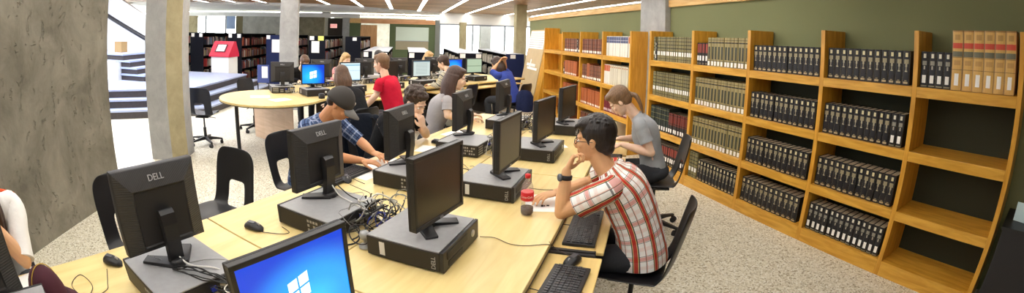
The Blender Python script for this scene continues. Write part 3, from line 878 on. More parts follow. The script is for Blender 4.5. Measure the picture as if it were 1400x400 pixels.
def monitor_first(w=0.376, h_=0.302):
    """origin at the foot, screen towards -y"""
    P = thing('monitor', 'x', 'monitor')
    z0 = 0.052
    # bezel frame
    m = M()
    b = 0.017
    m.box(-w / 2, w / 2, -0.035, -0.012, z0, z0 + b).box(-w / 2, w / 2, -0.035, -0.012, z0 + h_ - b, z0 + h_)
    m.box(-w / 2, -w / 2 + b, -0.035, -0.012, z0 + b, z0 + h_ - b).box(w / 2 - b, w / 2, -0.035, -0.012, z0 + b, z0 + h_ - b)
    bz = obj('bezel', m, [M_BLK], P, bevel=0.002)
    m = M(); add_text(m, 'DELL', 0.012, Matrix.Translation((0, -0.0355, z0 + 0.0085)) @ Euler((R(90), 0, 0)).to_matrix().to_4x4())
    obj('bezel_lettering', m, [M_LOGO], bz)
    obj('screen', M().box(-w / 2 + b, w / 2 - b, -0.031, -0.02, z0 + b, z0 + h_ - b), [M_OFF], P)
    # back housing: rim, four sloping facets, inner box
    m = M()
    zc = z0 + h_ / 2
    def ring(hw, zl, zh, y):
        return [Vector((-hw, y, zl)), Vector((hw, y, zl)), Vector((hw, y, zh)), Vector((-hw, y, zh))]
    rs = [ring(w / 2, z0, z0 + h_, -0.012), ring(w / 2, z0, z0 + h_, 0.0), ring(w / 2 - 0.006, z0 + 0.006, z0 + h_ - 0.006, 0.004), ring(0.118, z0 + 0.03, z0 + h_ - 0.068, 0.034), ring(0.112, z0 + 0.036, z0 + h_ - 0.075, 0.028)]
    rs = [r_[::-1] for r_ in rs]
    m.rings(rs, 0, False)
    bh = obj('back_housing', m, [M_BLK2, M_RIDX, M_RIDZ], P, bevel=0.002, seg=1)
    for p in bh.data.polygons:
        if p.area > 0.004 and p.normal.y > 0.2 and p.normal.y < 0.97:
            if abs(p.normal.x) > 0.3: p.material_index = 2
            elif p.normal.z > 0.2: p.material_index = 1
    # lettering on the upper facet
    nrm = Vector((0, 0.068 - 0.006, 0.030)).normalized()
    tilt = math.atan2(0.03, 0.062)
    X = Matrix.Translation((0, 0.0205, z0 + h_ - 0.036)) @ Euler((R(90) + 0, 0, R(180))).to_matrix().to_4x4() @ Euler((-tilt, 0, 0)).to_matrix().to_4x4()
    m = M(); add_text(m, 'DELL', 0.032, X, ext=0.0016)
    obj('back_lettering', m, [M_LOGO], bh)
    # stand
    m = M()
    prof = [(0.034, 0.205), (0.052, 0.212), (0.068, 0.198), (0.074, 0.16), (0.07, 0.1), (0.06, 0.03), (0.055, 0.008), (0.03, 0.008), (0.034, 0.04), (0.042, 0.1), (0.04, 0.15), (0.033, 0.165)]
    m.prism([(a, b_) for a, b_ in prof][::-1], -0.032, 0.032, 0, Matrix(((0, 0, 1, 0), (1, 0, 0, 0), (0, 1, 0, 0), (0, 0, 0, 1))))
    obj('stand_neck', m, [M_BLK], P, bevel=0.006)
    m = M()
    for s in (-1, 1):
        pts = [(s * 0.0, 0.075), (s * 0.035, 0.082), (s * 0.128, -0.035), (s * 0.085, -0.068), (0, 0.02)]
        if s > 0: pts = pts[::-1]
        n = len(pts)
        vs = [Vector((x, y, 0.0)) for x, y in pts] + [Vector((x * 0.97, y, 0.016 if y > 0 else 0.009)) for x, y in pts]
        m.add(vs, [tuple(range(n)), tuple(range(2 * n - 1, n - 1, -1))] + [(k, n + k, n + (k + 1) % n, (k + 1) % n) for k in range(n)], 0)
    m.lathe([(0.04, 0), (0.04, 0.012), (0.03, 0.024), (0, 0.026)], 20, 0, (0, 0.045, 0))
    obj('stand_base', m, [M_BLK], P, bevel=0.002)
    return P
pc0, mon0 = pc_first(), monitor_first()
pcu = [False]; mnu = [False]
def emblem(scr, size, h_):
    m = M()
    zc = 0.052 + h_ * 0.47
    for i, (sx_, sz_) in enumerate(((-1, 1), (1, 1), (-1, -1), (1, -1))):
        g = size * 0.03
        vs = []
        for (a, b) in ((0, 0), (1, 0), (1, 1), (0, 1)):
            x = sx_ * (g + a * size * 0.38); z = sz_ * (g + b * size * 0.36)
            z += 0.10 * size * math.sin(x / size * 3.0)
            vs.append(Vector((x, -0.0316, zc + z)))
        m.add(vs, [(0, 1, 2, 3)], 0)
    return obj('window_emblem', m, [mat('emblem_pale', 'dbe9ee', 0.5, emit=('cfe6f0', 0.75))], scr)
def put_pc(loc, rz, label, group=None):
    o = place(pc0, pcu[0], loc, rz, label, group); pcu[0] = True
    return o
def put_mon(loc, rz, label, screen=None, group=None):
    o = place(mon0, mnu[0], loc, rz, label, group); mnu[0] = True
    if screen is not None:
        for c in o.children:
            if c.name.startswith('screen'):
                c.data = c.data.copy(); c.data.materials[0] = screen
    return o
ZD = 0.7405
# right row  (front of case towards +v)
def station(side, u, v, rz_pc, mu, mv, rz_mon, lp, lm, scr=None):
    base = ROT_R if side == 'R' else ROT_L
    put_pc(W(u, v, ZD), base + R(rz_pc), lp)
    put_mon(W(mu, mv, ZD + 0.0985), base + R(rz_mon), lm, scr)
BLUE = screen_mat('blue_desktop_screen', 'blue', 0.62, 0.2)
station('R', 1.49, -0.845, 1, 1.51, -0.80, -5, 'black and grey computer in the middle of the near desk with a round silver button', 'monitor with a dark blank screen on the near desk, standing tallest there')
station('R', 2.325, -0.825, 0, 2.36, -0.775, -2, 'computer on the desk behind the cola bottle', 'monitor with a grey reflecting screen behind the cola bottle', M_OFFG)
station('R', 3.18, -0.79, 0, 3.17, -0.75, -8, 'computer behind the head of the person in the plaid shirt, closest to it', 'thin-looking monitor seen nearly edge-on beyond the grey-screen one')
station('R', 4.13, -0.74, 0, 4.07, -0.74, -10, 'last computer of the bookcase-side row, white cup beside it', 'last monitor of the bookcase-side row, seen nearly edge-on')
mw0 = monitor_first(0.44, 0.285)
mw0.location = W(0.733, -0.875, ZD); mw0.rotation_euler = (0, 0, ROT_R + R(-6.6))
mw0['label'] = 'wide monitor with a glowing blue desktop screen standing directly on the near desk'
for c in mw0.children:
    if c.name.startswith('screen'):
        c.data.materials[0] = BLUE
        emblem(c, 0.1, 0.285)
# left row
station('L', 0.585, -1.385, 0, 0.59, -1.44, 1, 'computer on the desk with loops of black cable on its cover, beside the pillar', 'monitor seen from behind, largest one, in front of the black chair by the pillar')
station('L', 1.475, -1.375, 0, 1.55, -1.47, 0, 'computer with a tangle of cables at its back in front of the capped person', 'monitor seen from behind that hides the chest of the capped person')
station('L', 2.235, -1.33, 0, 2.30, -1.44, 6, 'computer beside the open white sheets, vents on its side', 'monitor seen from behind in front of the curly-haired person')
station('L', 3.10, -1.345, 0, 3.25, -1.43, 4, 'computer with a vented side behind the grey reflecting screen', 'monitor seen from behind in front of the brown-haired woman in grey')
station('L', 4.12, -1.33, 0, 4.28, -1.43, 2, 'last computer of the pillar-side row, papers on its cover', 'last monitor of the pillar-side row, seen from behind beside the person in blue')
put_mon(W(-0.29, -1.44, ZD + 0.0985), ROT_L + R(4), 'monitor seen from behind, cut by the edge of the view beside the pillar')
put_pc(W(-0.20, -1.39, ZD), ROT_L, 'computer at the lower edge of the view beside the white paper and maroon cap')

# ------------------------------------------------------------------ keyboards, mice
def keyboard(label, loc, rz):
    K = thing('keyboard', label, 'keyboard', loc, rz)
    m = M().box(-0.225, 0.225, -0.078, 0.078, 0.0, 0.018)
    obj('body', m, [M_BLK], K, bevel=0.004)
    m = M()
    random.seed(3)
    for r_, z in enumerate([0.0] * 6):
        y = 0.058 - r_ * 0.0195 - (0.006 if r_ else 0)
        x = -0.215
        while x < 0.205:
            w = 0.0165
            if r_ == 5 and -0.11 < x < 0.0: w = 0.11
            skip = (0.062 < x + w / 2 < 0.07) or (0.128 < x + w / 2 < 0.135)
            if not skip:
                m.box(x, x + w - 0.002, y - 0.0165, y, 0.018, 0.0235)
            x += w + (0.0025 if not skip else 0)
    obj('keys', m, [mat('key_black', '343437', 0.4)], K, bevel=0.0008, seg=1)
    m = M().tube([(0, 0.078, 0.01), (0.01, 0.12, 0.006), (0.03, 0.2, 0.005)], 0.0022, 6)
    obj('cord', m, [M_BLK2], K)
    return K
keyboard('black keyboard on the tray under the arm of the plaid-shirted person', W(2.06, -0.245, 0.684), ROT_R + R(1))
keyboard('black keyboard on the empty tray at the lower edge of the view', W(1.395, -0.24, 0.684), ROT_R + R(-3))
k3 = keyboard('black keyboard on the tray in front of the woman in the grey shirt', W(3.3, -0.24, 0.684), ROT_R)
keyboard('black keyboard under the hands of the capped person', W(2.05, -1.75, ZD), ROT_L)

def mouse(label, u, v, z, rz, path=None):
    m = M()
    rs = []
    N = 12
    for i in range(N + 1):
        t = i / N
        y = -0.056 + 0.112 * t
        s = math.sqrt(max(0.0, 1 - (2 * t - 1) ** 2))
        s = s ** 0.7 if s > 0 else 0.02
        s = max(s, 0.06)
        wd_ = 0.031 * s; ht = (0.036 if t < 0.5 else 0.036 - 0.012 * (t - 0.5)) * s
        rs.append([Vector((wd_ * math.cos(q), y, max(0, 0.012 * s + (ht - 0.012 * s) * math.sin(q)) if math.sin(q) > 0 else 0.012 * s * (1 + math.sin(q)))) for q in [2 * math.pi * k / 18 for k in range(18)]])
    m.rings(rs, 0)
    T = thing('computer_mouse', label, 'computer mouse', W(u, v, z), rz)
    obj('shell', m, [M_BLK], T)
    obj('scroll_wheel', M().cyl((0, 0, 0), 0.008, 0.006, 14, 0, Matrix.Translation((-0.003, 0.03, 0.031)) @ Euler((0, R(90), 0)).to_matrix().to_4x4()), [M_LOGO], T)
    obj('side_panel', M().box(-0.012, 0.012, -0.03, 0.01, 0.0345, 0.0368), [mat('mouse_grey', '5c5e66', 0.3, metal=0.4)], T, bevel=0.0008)
    if path:
        iv = (Matrix.Translation(T.location) @ Euler((0, 0, rz)).to_matrix().to_4x4()).inverted()
        pts = smooth([iv @ Vector(p) for p in path])
        obj('cord', M().tube(pts, 0.0018, 6), [mat('thin_cord', '4a4038', 0.6)], T)
    return T
def smooth(pts, n=8):
    pts = [Vector(p) for p in pts]
    P = [pts[0]] + pts + [pts[-1]]
    out = []
    for i in range(1, len(P) - 2):
        for k in range(n):
            t = k / n
            a, b, c, d = P[i - 1], P[i], P[i + 1], P[i + 2]
            out.append(0.5 * ((2 * b) + (c - a) * t + (2 * a - 5 * b + 4 * c - d) * t * t + (3 * b - a - 3 * c + d) * t ** 3))
    out.append(pts[-1])
    return out
zc_ = ZD + 0.003
mouse('black mouse near the edge of the pillar-side desk, beside the rearmost keyboardless spot', 0.389, -1.732, ZD, ROT_L + R(35), [W(0.34, -1.70, zc_), W(0.30, -1.60, zc_), W(0.27, -1.55, zc_), W(0.17, -1.54, zc_), W(0.13, -1.66, zc_), W(0.20, -1.72, zc_), W(0.22, -1.6, zc_), W(0.12, -1.5, zc_)])
mouse('black mouse on the desk between the two largest monitors seen from behind', 1.148, -1.589, ZD, ROT_L + R(15), [W(1.15, -1.53, zc_), W(1.2, -1.45, zc_), W(1.24, -1.43, zc_), W(1.26, -1.5, zc_)])
mouse('black mouse beside the open white sheets', 2.007, -1.681, ZD, ROT_L + R(-40), [W(1.96, -1.62, zc_), W(1.93, -1.5, zc_), W(1.9, -1.42, zc_), W(1.78, -1.35, zc_), W(1.7, -1.22, zc_)])
mouse('black mouse in front of the elbow of the curly-haired person', 3.19, -1.72 + 0.07, ZD, ROT_L)
mouse('black mouse on the empty keyboard tray', 1.673, -0.239, 0.684, ROT_R + R(70), [W(1.73, -0.26, 0.69), W(1.76, -0.33, 0.70), W(1.74, -0.36, 0.744)])

# ------------------------------------------------------------------ cables
M_CBK = mat('black_cable', '1a1818', 0.5)
M_CGR = mat('grey_cable', '8a8a86', 0.5)
M_CWH = mat('white_cable', 'd9d6cf', 0.5)
M_CBL = mat('blue_cable', '2a3a9c', 0.5)
def cable(label, pts, r, mt, name='cable', group=None):
    return tag(obj(name, M().tube(smooth(pts), r, 6), [mt]), label, 'cable', group)
def tangle(label, u, v, z, su, sv, sz, n, seed, mts, mono=None):
    """a knot of looping cables behind a case: nobody could count it"""
    rnd = random.Random(seed)
    m = M()
    for k in range(n):
        c = Vector((rnd.gauss(0, su * .35), rnd.gauss(0, sv * .35), abs(rnd.gauss(0, sz * .4)) + 0.02))
        ph = rnd.random() * 6.28; a = rnd.uniform(.4, 1); b_ = rnd.uniform(.3, 1); kk = rnd.choice((1, 1, 2))
        ax = Euler((rnd.uniform(-1.2, 1.2), rnd.uniform(-1.2, 1.2), rnd.uniform(0, 6))).to_matrix()
        pts = []
        for i in range(22):
            t = i / 21 * 6.28 * rnd.uniform(1.0, 1.02) * kk / 1.3 + ph
            p = ax @ Vector((math.cos(t) * su * a * .5, math.sin(t) * sv * b_ * .5, math.sin(t * 0.5) * sz * .3)) + c
            p.z = min(max(p.z, 0.004), sz); p.y = max(-sv * .5, min(sv * .5, p.y))
            pts.append(W(u + p.x, v + p.y, z + p.z))
        m.tube(smooth(pts, 3), rnd.choice((0.0022, 0.003, 0.0038)), 5, rnd.randrange(len(mts)))
    return tag(obj('cable_tangle', m, mts), label, 'cable tangle', kind='stuff')
tangle('tangle of black, white and grey cables between the two near computers', 1.62, -1.11, ZD, 0.24, 0.16, 0.15, 26, 5, [M_CBK, M_CGR, M_CWH, M_CBK, M_CGR])
tangle('knot of purple-blue and black plugs behind the computer of the capped person', 1.46, -1.11, ZD, 0.24, 0.15, 0.07, 9, 8, [M_CBK, M_CBL, M_CBK])
tangle('tangle of cables behind the computer by the pillar', 0.72, -1.12, ZD, 0.22, 0.15, 0.1, 14, 11, [M_CBK, M_CGR, M_CBK, M_CWH])
tangle('pale and black cables spilling over the computer in front of the brown-haired woman', 3.2, -1.065, ZD, 0.35, 0.19, 0.14, 16, 21, [M_CWH, M_CBK, M_CGR])
tangle('dark coiled cables standing behind the last pillar-side computer', 4.1, -1.035, ZD, 0.4, 0.22, 0.16, 22, 31, [M_CBK, M_CBK, M_CGR])
tangle('few dark cables between the open white sheets and the grey-screen monitor', 2.35, -1.08, ZD, 0.3, 0.13, 0.06, 7, 41, [M_CBK, M_CGR])
def bundle(label, u, v, z, ang, L, seed):
    rnd = random.Random(seed); m = M()
    c, s = math.cos(ang), math.sin(ang)
    for k in range(6):
        off = rnd.uniform(-0.02, 0.02); wv = 0.012 + 0.02 * rnd.random()
        pts = []
        for i in range(9):
            t = i / 8
            a = L * t; b_ = off + math.sin(t * math.pi) * wv * (1 if k % 2 else -1)
            pts.append(W(u + c * a - s * b_, v + s * a + c * b_, z + 0.006 + 0.02 * math.sin(t * math.pi) * rnd.random()))
        m.tube(smooth(pts, 4), 0.0028, 6)
    return tag(obj('cable_coil', m, [M_CBK]), label, 'cable')
bundle('black cable folded into a loose coil on the computer by the pillar', 0.56, -1.36, ZD + 0.1, R(62), 0.24, 2)
cable('white video cable running from the largest rear-facing monitor over the case', [W(0.60, -1.43, 0.93), W(0.60, -1.39, 0.87), W(0.62, -1.33, 0.846), W(0.68, -1.26, 0.845), W(0.74, -1.22, 0.80), W(0.76, -1.16, 0.76)], 0.004, M_CWH)
cable('thin grey cord crossing the cover of the computer by the pillar', [W(0.50, -1.48, 0.86), W(0.58, -1.38, 0.843), W(0.70, -1.33, 0.843), W(0.765, -1.25, 0.842), W(0.80, -1.2, 0.77)], 0.0016, M_CGR)
cable('white video cable from the monitor of the capped person down to the tangle', [W(1.56, -1.41, 0.90), W(1.56, -1.36, 0.852), W(1.54, -1.28, 0.846), W(1.53, -1.2, 0.835), W(1.57, -1.13, 0.79)], 0.004, M_CWH)
cable('black cable beside the white one in front of the capped person', [W(1.59, -1.41, 0.90), W(1.60, -1.34, 0.852), W(1.585, -1.27, 0.846), W(1.58, -1.2, 0.835), W(1.6, -1.12, 0.79)], 0.0035, M_CBK)
cable('thin cord looping over the case in front of the capped person', [W(1.62, -1.36, 0.843), W(1.68, -1.3, 0.843), W(1.52, -1.24, 0.843), W(1.42, -1.25, 0.843), W(1.38, -1.2, 0.84), W(1.4, -1.14, 0.77)], 0.0016, M_CGR)
cable('thin cord looping on bare desk behind the dark-screened monitor', [W(1.95, -1.22, zc_), W(2.0, -1.13, zc_), W(1.93, -1.03, zc_), W(1.83, -1.06, zc_), W(1.75, -1.1, zc_)], 0.0018, mat('thin_cord', '4a4038', 0.6))
cable('thin dark cord crossing the desk towards the dark-screened monitor', [W(1.74, -1.12, zc_), W(1.86, -1.04, zc_), W(1.97, -0.99, zc_), W(2.0, -0.9, zc_)], 0.0018, mat('thin_cord', '4a4038', 0.6))
cable('thin brown cord from the computer front to the empty keyboard tray', [W(1.68, -0.665, zc_ + .003), W(1.70, -0.6, zc_), W(1.665, -0.52, zc_), W(1.67, -0.45, zc_), W(1.71, -0.37, zc_), W(1.72, -0.34, 0.735)], 0.002, mat('brown_cord', '6d5842', 0.6))
cable('thin brown cord running behind the wrist of the plaid-shirted person', [W(2.42, -0.64, zc_), W(2.42, -0.55, zc_), W(2.45, -0.45, zc_), W(2.46, -0.37, zc_)], 0.002, mat('brown_cord', '6d5842', 0.6))
cable('black cable with a knot between the two middle computers', [W(1.98, -0.98, zc_ + 0.01), W(2.05, -0.96, zc_ + 0.02), W(2.1, -0.99, zc_ + 0.01), W(2.2, -1.02, zc_), W(2.5, -1.02, zc_)], 0.004, M_CBK)
tag(obj('power_adapter', M().box(-0.03, 0.03, -0.015, 0.015, 0, 0.03), [M_BLK2], loc=W(1.95, -1.01, ZD), rot=0.6, bevel=0.004), 'small black power adapter on bare desk behind the dark-screened monitor', 'adapter')
tag(obj('webcam', M().lathe([(0, 0), (0.03, 0), (0.03, 0.01), (0.008, 0.015), (0.008, 0.04), (0.02, 0.045), (0.024, 0.06), (0.018, 0.078), (0, 0.082)], 16), [M_LOGO], loc=W(1.35, -1.06, ZD)), 'small silver round gadget beside the corner of the button-fronted computer', 'webcam')

# ------------------------------------------------------------------ papers, bottle
def sheet(label, u, v, z, w, l, rz, marks=None):
    m = M().box(-w / 2, w / 2, -l / 2, l / 2, 0, 0.0008)
    if marks:
        for (x0, x1, y0, y1) in marks: m.box(x0, x1, y0, y1, 0.0008, 0.0011, 1)
    return tag(obj('paper_sheet', m, [M_PAPER, mat('print_black', '26262a', 0.7)], loc=W(u, v, z), rot=rz), label, 'paper')
sheet('white sheet with a small black print under the elbow beside the cola bottle', 2.21, -0.515, ZD + 0.0003, 0.17, 0.26, TH + R(14), [(-0.0, 0.014, -0.06, -0.03), (0.016, 0.022, -0.055, -0.035), (0.03, 0.045, -0.05, -0.03)])
sheet('large white sheet lying open before the capped person', 2.26, -1.68, ZD + 0.0003, 0.21, 0.34, TH + R(-3))
sheet('large white sheet beside the open one, closer to the vented computer', 2.46, -1.68, ZD + 0.0014, 0.21, 0.3, TH + R(4))
sheet('small white sheet by the elbow of the curly-haired person', 2.98, -1.63, ZD + 0.0003, 0.16, 0.21, TH + R(8))
sheet('white sheet under the keyboard spot of the brown-haired woman', 3.62, -1.66, ZD + 0.0003, 0.2, 0.28, TH + R(-10))
sheet('white sheet at the lower edge of the view beside the maroon cap', -0.16, -1.735, ZD + 0.0003, 0.2, 0.27, TH + R(10))
sheet('crumpled pale sheet between the last two computers of the bookcase-side row', 3.55, -0.72, ZD + 0.0003, 0.16, 0.2, TH + R(30))
sheet('white sheet on the cover of the last pillar-side computer', 4.1, -1.3, ZD + 0.0995, 0.15, 0.2, TH + R(20))
# cola bottle
B = thing('cola_bottle', 'small plastic cola bottle with a red cap and red label, nearly empty', 'bottle', W(2.03, -0.545, ZD))
prof = [(0.0, 0.004), (0.018, 0.002), (0.028, 0.0), (0.032, 0.012), (0.0325, 0.045), (0.031, 0.075), (0.0325, 0.1), (0.0325, 0.125), (0.031, 0.145), (0.027, 0.165), (0.018, 0.185), (0.0125, 0.195), (0.0122, 0.207), (0, 0.207)]
M_PET = mat('clear_bottle', 'f2e6e4', 0.08, spec=0.5, alpha=0.16)
obj('bottle_shell', M().lathe(prof, 28), [M_PET], B)
obj('cola', M().lathe([(0, 0.006), (0.027, 0.004), (0.0318, 0.014), (0.0322, 0.042), (0, 0.042)], 24), [mat('cola_brown', '2a0f08', 0.15)], B)
lb = obj('label', M().lathe([(0.0315, 0.083), (0.0334, 0.085), (0.0334, 0.128), (0.0315, 0.13)], 28), [mat('cola_red', 'd3222a', 0.4)], B)
def wrap_text(body, size, rad, zc, a0, mt, name, parent):
    vs, fs = text_mesh(body, size, 0.0)
    m = M()
    m.add([Vector((math.cos(a0 + v[0] / rad) * rad, math.sin(a0 + v[0] / rad) * rad, zc + v[1])) for v in vs], fs, 0)
    return obj(name, m, [mt], parent)
d_ = -B.location; a_ = math.atan2(d_.y, d_.x)
wrap_text('Coca-Cola', 0.0155, 0.0339, 0.106, a_ - 0.1, M_PAPER, 'label_lettering', lb)
obj('cap', M().lathe([(0.0, 0.222), (0.0135, 0.222), (0.0145, 0.218), (0.0145, 0.203), (0.0, 0.203)][::-1], 24), [mat('cap_red', 'd8242c', 0.4)], B)
# white cup by the last right hand computer
cp = tag(obj('paper_cup', M().lathe([(0.0, 0), (0.028, 0), (0.036, 0.095), (0.034, 0.095), (0.028, 0.01), (0, 0.01)], 20), [mat('cup_white', 'ece9e2', 0.6)], loc=W(4.43, -0.62, ZD)), 'white paper cup beside the last computer near the bookcases', 'cup')

# ------------------------------------------------------------------ chairs
def shell_mesh():
    """moulded shell with an opening low in the back; sitter faces +y"""
    m = M()
    # profile points (y, z, halfwidth) from the front lip to the top of the back
    P = [(0.235, 0.405, 0.20), (0.22, 0.44, 0.215), (0.15, 0.452, 0.22), (0.0, 0.44, 0.222), (-0.12, 0.438, 0.215), (-0.175, 0.455, 0.205), (-0.205, 0.50, 0.205), (-0.222, 0.56, 0.20), (-0.238, 0.63, 0.20), (-0.252, 0.70, 0.20), (-0.268, 0.77, 0.198), (-0.280, 0.825, 0.185), (-0.286, 0.855, 0.14)]
    N = 10
    T = 0.012
    def pt(i, k, off):
        y, z, w = P[i]
        a = -1 + 2 * k / N
        dish = (abs(a) ** 2.2)
        yy, zz = y, z
        if i <= 4: zz += dish * 0.028
        else: yy += dish * 0.035
        # normal approx
        j0, j1 = max(0, i - 1), min(len(P) - 1, i + 1)
        t = Vector((P[j1][0] - P[j0][0], P[j1][1] - P[j0][1])).normalized()
        n = Vector((-t.y, t.x))  # towards sitter? (rotate)
        n = Vector((t.y, -t.x))
        return Vector((a * w, yy + n.x * off, zz + n.y * off))
    hole = {(i, k) for i in (5, 6, 7) for k in (3, 4, 5, 6)}
    idx = {}
    vs = []
    for s in (0, 1):
        for i in range(len(P)):
            for k in range(N + 1):
                idx[(s, i, k)] = len(vs); vs.append(pt(i, k, T * s))
    fs = []
    for i in range(len(P) - 1):
        for k in range(N):
            if (i, k) in hole: continue
            fs.append((idx[0, i, k], idx[0, i, k + 1], idx[0, i + 1, k + 1], idx[0, i + 1, k]))
            fs.append((idx[1, i, k], idx[1, i + 1, k], idx[1, i + 1, k + 1], idx[1, i, k + 1]))
            for (di, dk, a, b) in ((0, -1, (i, k), (i + 1, k)), (0, 1, (i + 1, k + 1), (i, k + 1)), (-1, 0, (i, k + 1), (i, k)), (1, 0, (i + 1, k), (i + 1, k + 1))):
                ni, nk = i + di, k + dk
                if ni < 0 or nk < 0 or ni >= len(P) - 1 or nk >= N or (ni, nk) in hole:
                    fs.append((idx[0, *a], idx[0, *b], idx[1, *b], idx[1, *a]))
    m.add(vs, fs, 0, True)
    return m
M_CHAIR = mat('chair_black_plastic', '19181b', 0.38, bump=(180, 0.08, 0.001))
M_CHAIRB = mat('chair_dark_blue_plastic', '151b2c', 0.35, bump=(180, 0.08, 0.001))
def chair_first():
    C = thing('swivel_chair', 'x', 'chair')
    s = obj('shell_seat', shell_mesh(), [M_CHAIR], C)
    sb = s.modifiers.new('sub', 'SUBSURF'); sb.levels = 1; sb.render_levels = 2
    m = M().box(-0.11, 0.11, -0.12, 0.12, 0.405, 0.425)
    obj('seat_plate', m, [M_STEEL], C, bevel=0.004)
    m = M().cyl((0, 0, 0.1), 0.014, 0.31, 14).cyl((0, 0, 0.08), 0.026, 0.17, 14)
    obj('gas_column', m, [M_BLK], C)
    obj('height_lever', M().tube([(0.03, 0, 0.4), (0.13, 0.02, 0.395), (0.19, 0.03, 0.385)], 0.006, 8), [M_STEEL], C)
    st_ = M()
    for k in range(5):
        a = R(72 * k + 18)
        c, s_ = math.cos(a), math.sin(a)
        X = Euler((0, 0, a)).to_matrix().to_4x4()
        rs = []
        for x, w, z0, z1 in [(0.0, 0.028, 0.07, 0.118), (0.06, 0.024, 0.07, 0.115), (0.18, 0.018, 0.068, 0.098), (0.28, 0.015, 0.062, 0.082)]:
            rs.append([X @ Vector((x, -w, z0)), X @ Vector((x, w, z0)), X @ Vector((x, w * 0.8, z1)), X @ Vector((x, -w * 0.8, z1))])
        st_.rings(rs, 0, False)
    base_ = obj('star_base', st_, [M_BLK], C, bevel=0.003)
    for k in range(5):
        a = R(72 * k + 18)
        c = obj('caster', M().cyl((0, 0, 0), 0.026, 0.02, 14, 0, Matrix.Translation((-0.012, 0.0, 0.026)) @ Euler((R(90), 0, 0)).to_matrix().to_4x4()).cyl((0, 0, 0), 0.026, 0.02, 14, 0, Matrix.Translation((-0.012, 0.028, 0.026)) @ Euler((R(90), 0, 0)).to_matrix().to_4x4()).cyl((0, 0.0, 0.03), 0.008, 0.04, 8).box(-0.02, 0.01, -0.012, 0.012, 0.03, 0.058), [M_BLK2], C, loc=(0.275 * math.cos(a), 0.275 * math.sin(a), 0), rot=a + 0.5 * k)
    return C
ch0 = chair_first(); chu = [False]
def chair(loc, rz, label, shell=None):
    o = place(ch0, chu[0], loc, rz, label); chu[0] = True
    if shell is not None:
        for c in o.children:
            if c.name.startswith('shell_seat'):
                c.data = c.data.copy(); c.data.materials[0] = shell
    return o

# ------------------------------------------------------------------ second island
def disc(cx, cy, r, z0, z1, m, mi=0, seg=48):
    m.prism([(cx + r * math.cos(2 * math.pi * k / seg), cy + r * math.sin(2 * math.pi * k / seg)) for k in range(seg)], z0, z1, mi, None, True)
a2 = math.atan2(D2.y, D2.x)
I = thing('island_desk', 'long pale computer table with a rounded near end, beyond the first row', 'desk', W2(0, 0), a2)
# local x = along D2, local y = n with sign: rotate a2 -> y axis = (-D2.y, D2.x) = (-.762,-.647) = N2
pts = [(-1.45 + 0.79 * math.cos(q), 0.30 + 0.79 * math.sin(q)) for q in [R(60) + R(250) * k / 30 for k in range(31)]]
pts = [p for p in pts]
poly = pts + [(-0.55, -0.08), (4.3, -0.08), (4.3, 1.42), (-0.8, 1.42)]
obj('tabletop', M().prism(poly, 0.715, 0.74), [M_LAM], I, bevel=0.003)
obj('edge_band', M().prism([(x * 1.0, y) for x, y in poly], 0.704, 0.7145), [M_EDGE], I)
# curved front panel below the rounded end (given by three floor points)
inv = (Matrix.Translation(I.location) @ Euler((0, 0, a2)).to_matrix().to_4x4()).inverted()
fl_ = [inv @ Vector((x, y, 0)) for x, y in [(-6.52, -2.42), (-6.36, -2.2), (-6.15, -1.96), (-5.92, -1.72), (-5.72, -1.54)]]
P_ = [(p.x, p.y) for p in fl_]
Q_ = [(p.x + 0.02, p.y + 0.02) for p in fl_][::-1]
obj('end_panel', M().prism(P_ + Q_, 0.03, 0.70), [wood('end_panel_maple', 'd9b796', 'cba887', (1, 1, 8))], I)
obj('leg', M().cyl((0, 0, 0), 0.03, 0.704, 16, 0, Matrix.Translation(inv @ Vector((-5.80, -2.44, 0)))), [M_BLK], I)
for t in (0.5, 2.0, 3.5):
    obj('support_panel', M().box(t, t + 0.03, 0.25, 1.3, 0, 0.704), [M_EDGE], I)
obj('modesty_panel', M().box(-0.5, 4.2, 0.62, 0.64, 0.2, 0.704), [M_EDGE], I)
for t0 in (-0.55, 0.35, 1.3, 2.2, 3.1):
    obj('keyboard_tray', M().box(t0, t0 + 0.75, -0.32, 0.2, 0.66, 0.68), [M_LAM2], I)
def st2(row, t, lab_pc, lab_m, scr=None, n=None, dm=0.0, yaw=0, pc=True, roty=0):
    base = ROT2_N if row == 'N' else ROT2_F
    n_ = (0.30 if row == 'N' else 1.12) if n is None else n
    if pc: put_pc(W2(t, n_, ZD), base + R(roty), lab_pc)
    put_mon(W2(t + dm, n_ + (0.04 if row == 'N' else -0.04), ZD + (0.0985 if pc else 0)), base + R(yaw), lab_m, scr)
st2('N', -0.76, 'computer under the small blue desktop screen on the rounded table', 'monitor with a light-emblem blue desktop on the rounded table', screen_mat('far_blue_screen', 'blue', 0.3, 0.35), n=0.2, yaw=-18, dm=0.0, roty=-6)
for c in [o for o in COL.objects if o.name.startswith('screen') and o.type == 'MESH' and o.data.materials[0].name == 'far_blue_screen']:
    emblem(c, 0.13, 0.302)
st2('N', -0.02, 'computer under the pale web page screen behind the dark hooded person', 'monitor with a pale web page behind the dark hooded person', screen_mat('pale_page_screen', 'page'), yaw=-8)
st2('N', 0.78, 'computer hidden by the person in the red shirt', 'monitor hidden behind the head of the person in the red shirt', M_OFF)
st2('N', 1.54, 'computer under the grey text page screen', 'monitor with a grey text page beside the person in the striped top', screen_mat('text_page_screen', 'text'), yaw=-14)
st2('N', 2.42, 'computer right of the striped-top person on the far table', 'monitor with a saturated blue screen behind the brown-haired woman', screen_mat('deep_blue_screen', 'blue'), yaw=-12)
st2('N', 3.02, 'computer on the far table in front of the navy shelf end', 'monitor with a pale green page in front of the navy shelf end', screen_mat('green_page_screen', 'green'), yaw=-20)
st2('F', -1.08, 'computer furthest along the rounded end with plugs at its back', 'monitor seen from behind beside the square column on the rounded table', n=0.72, yaw=-22, roty=-15)
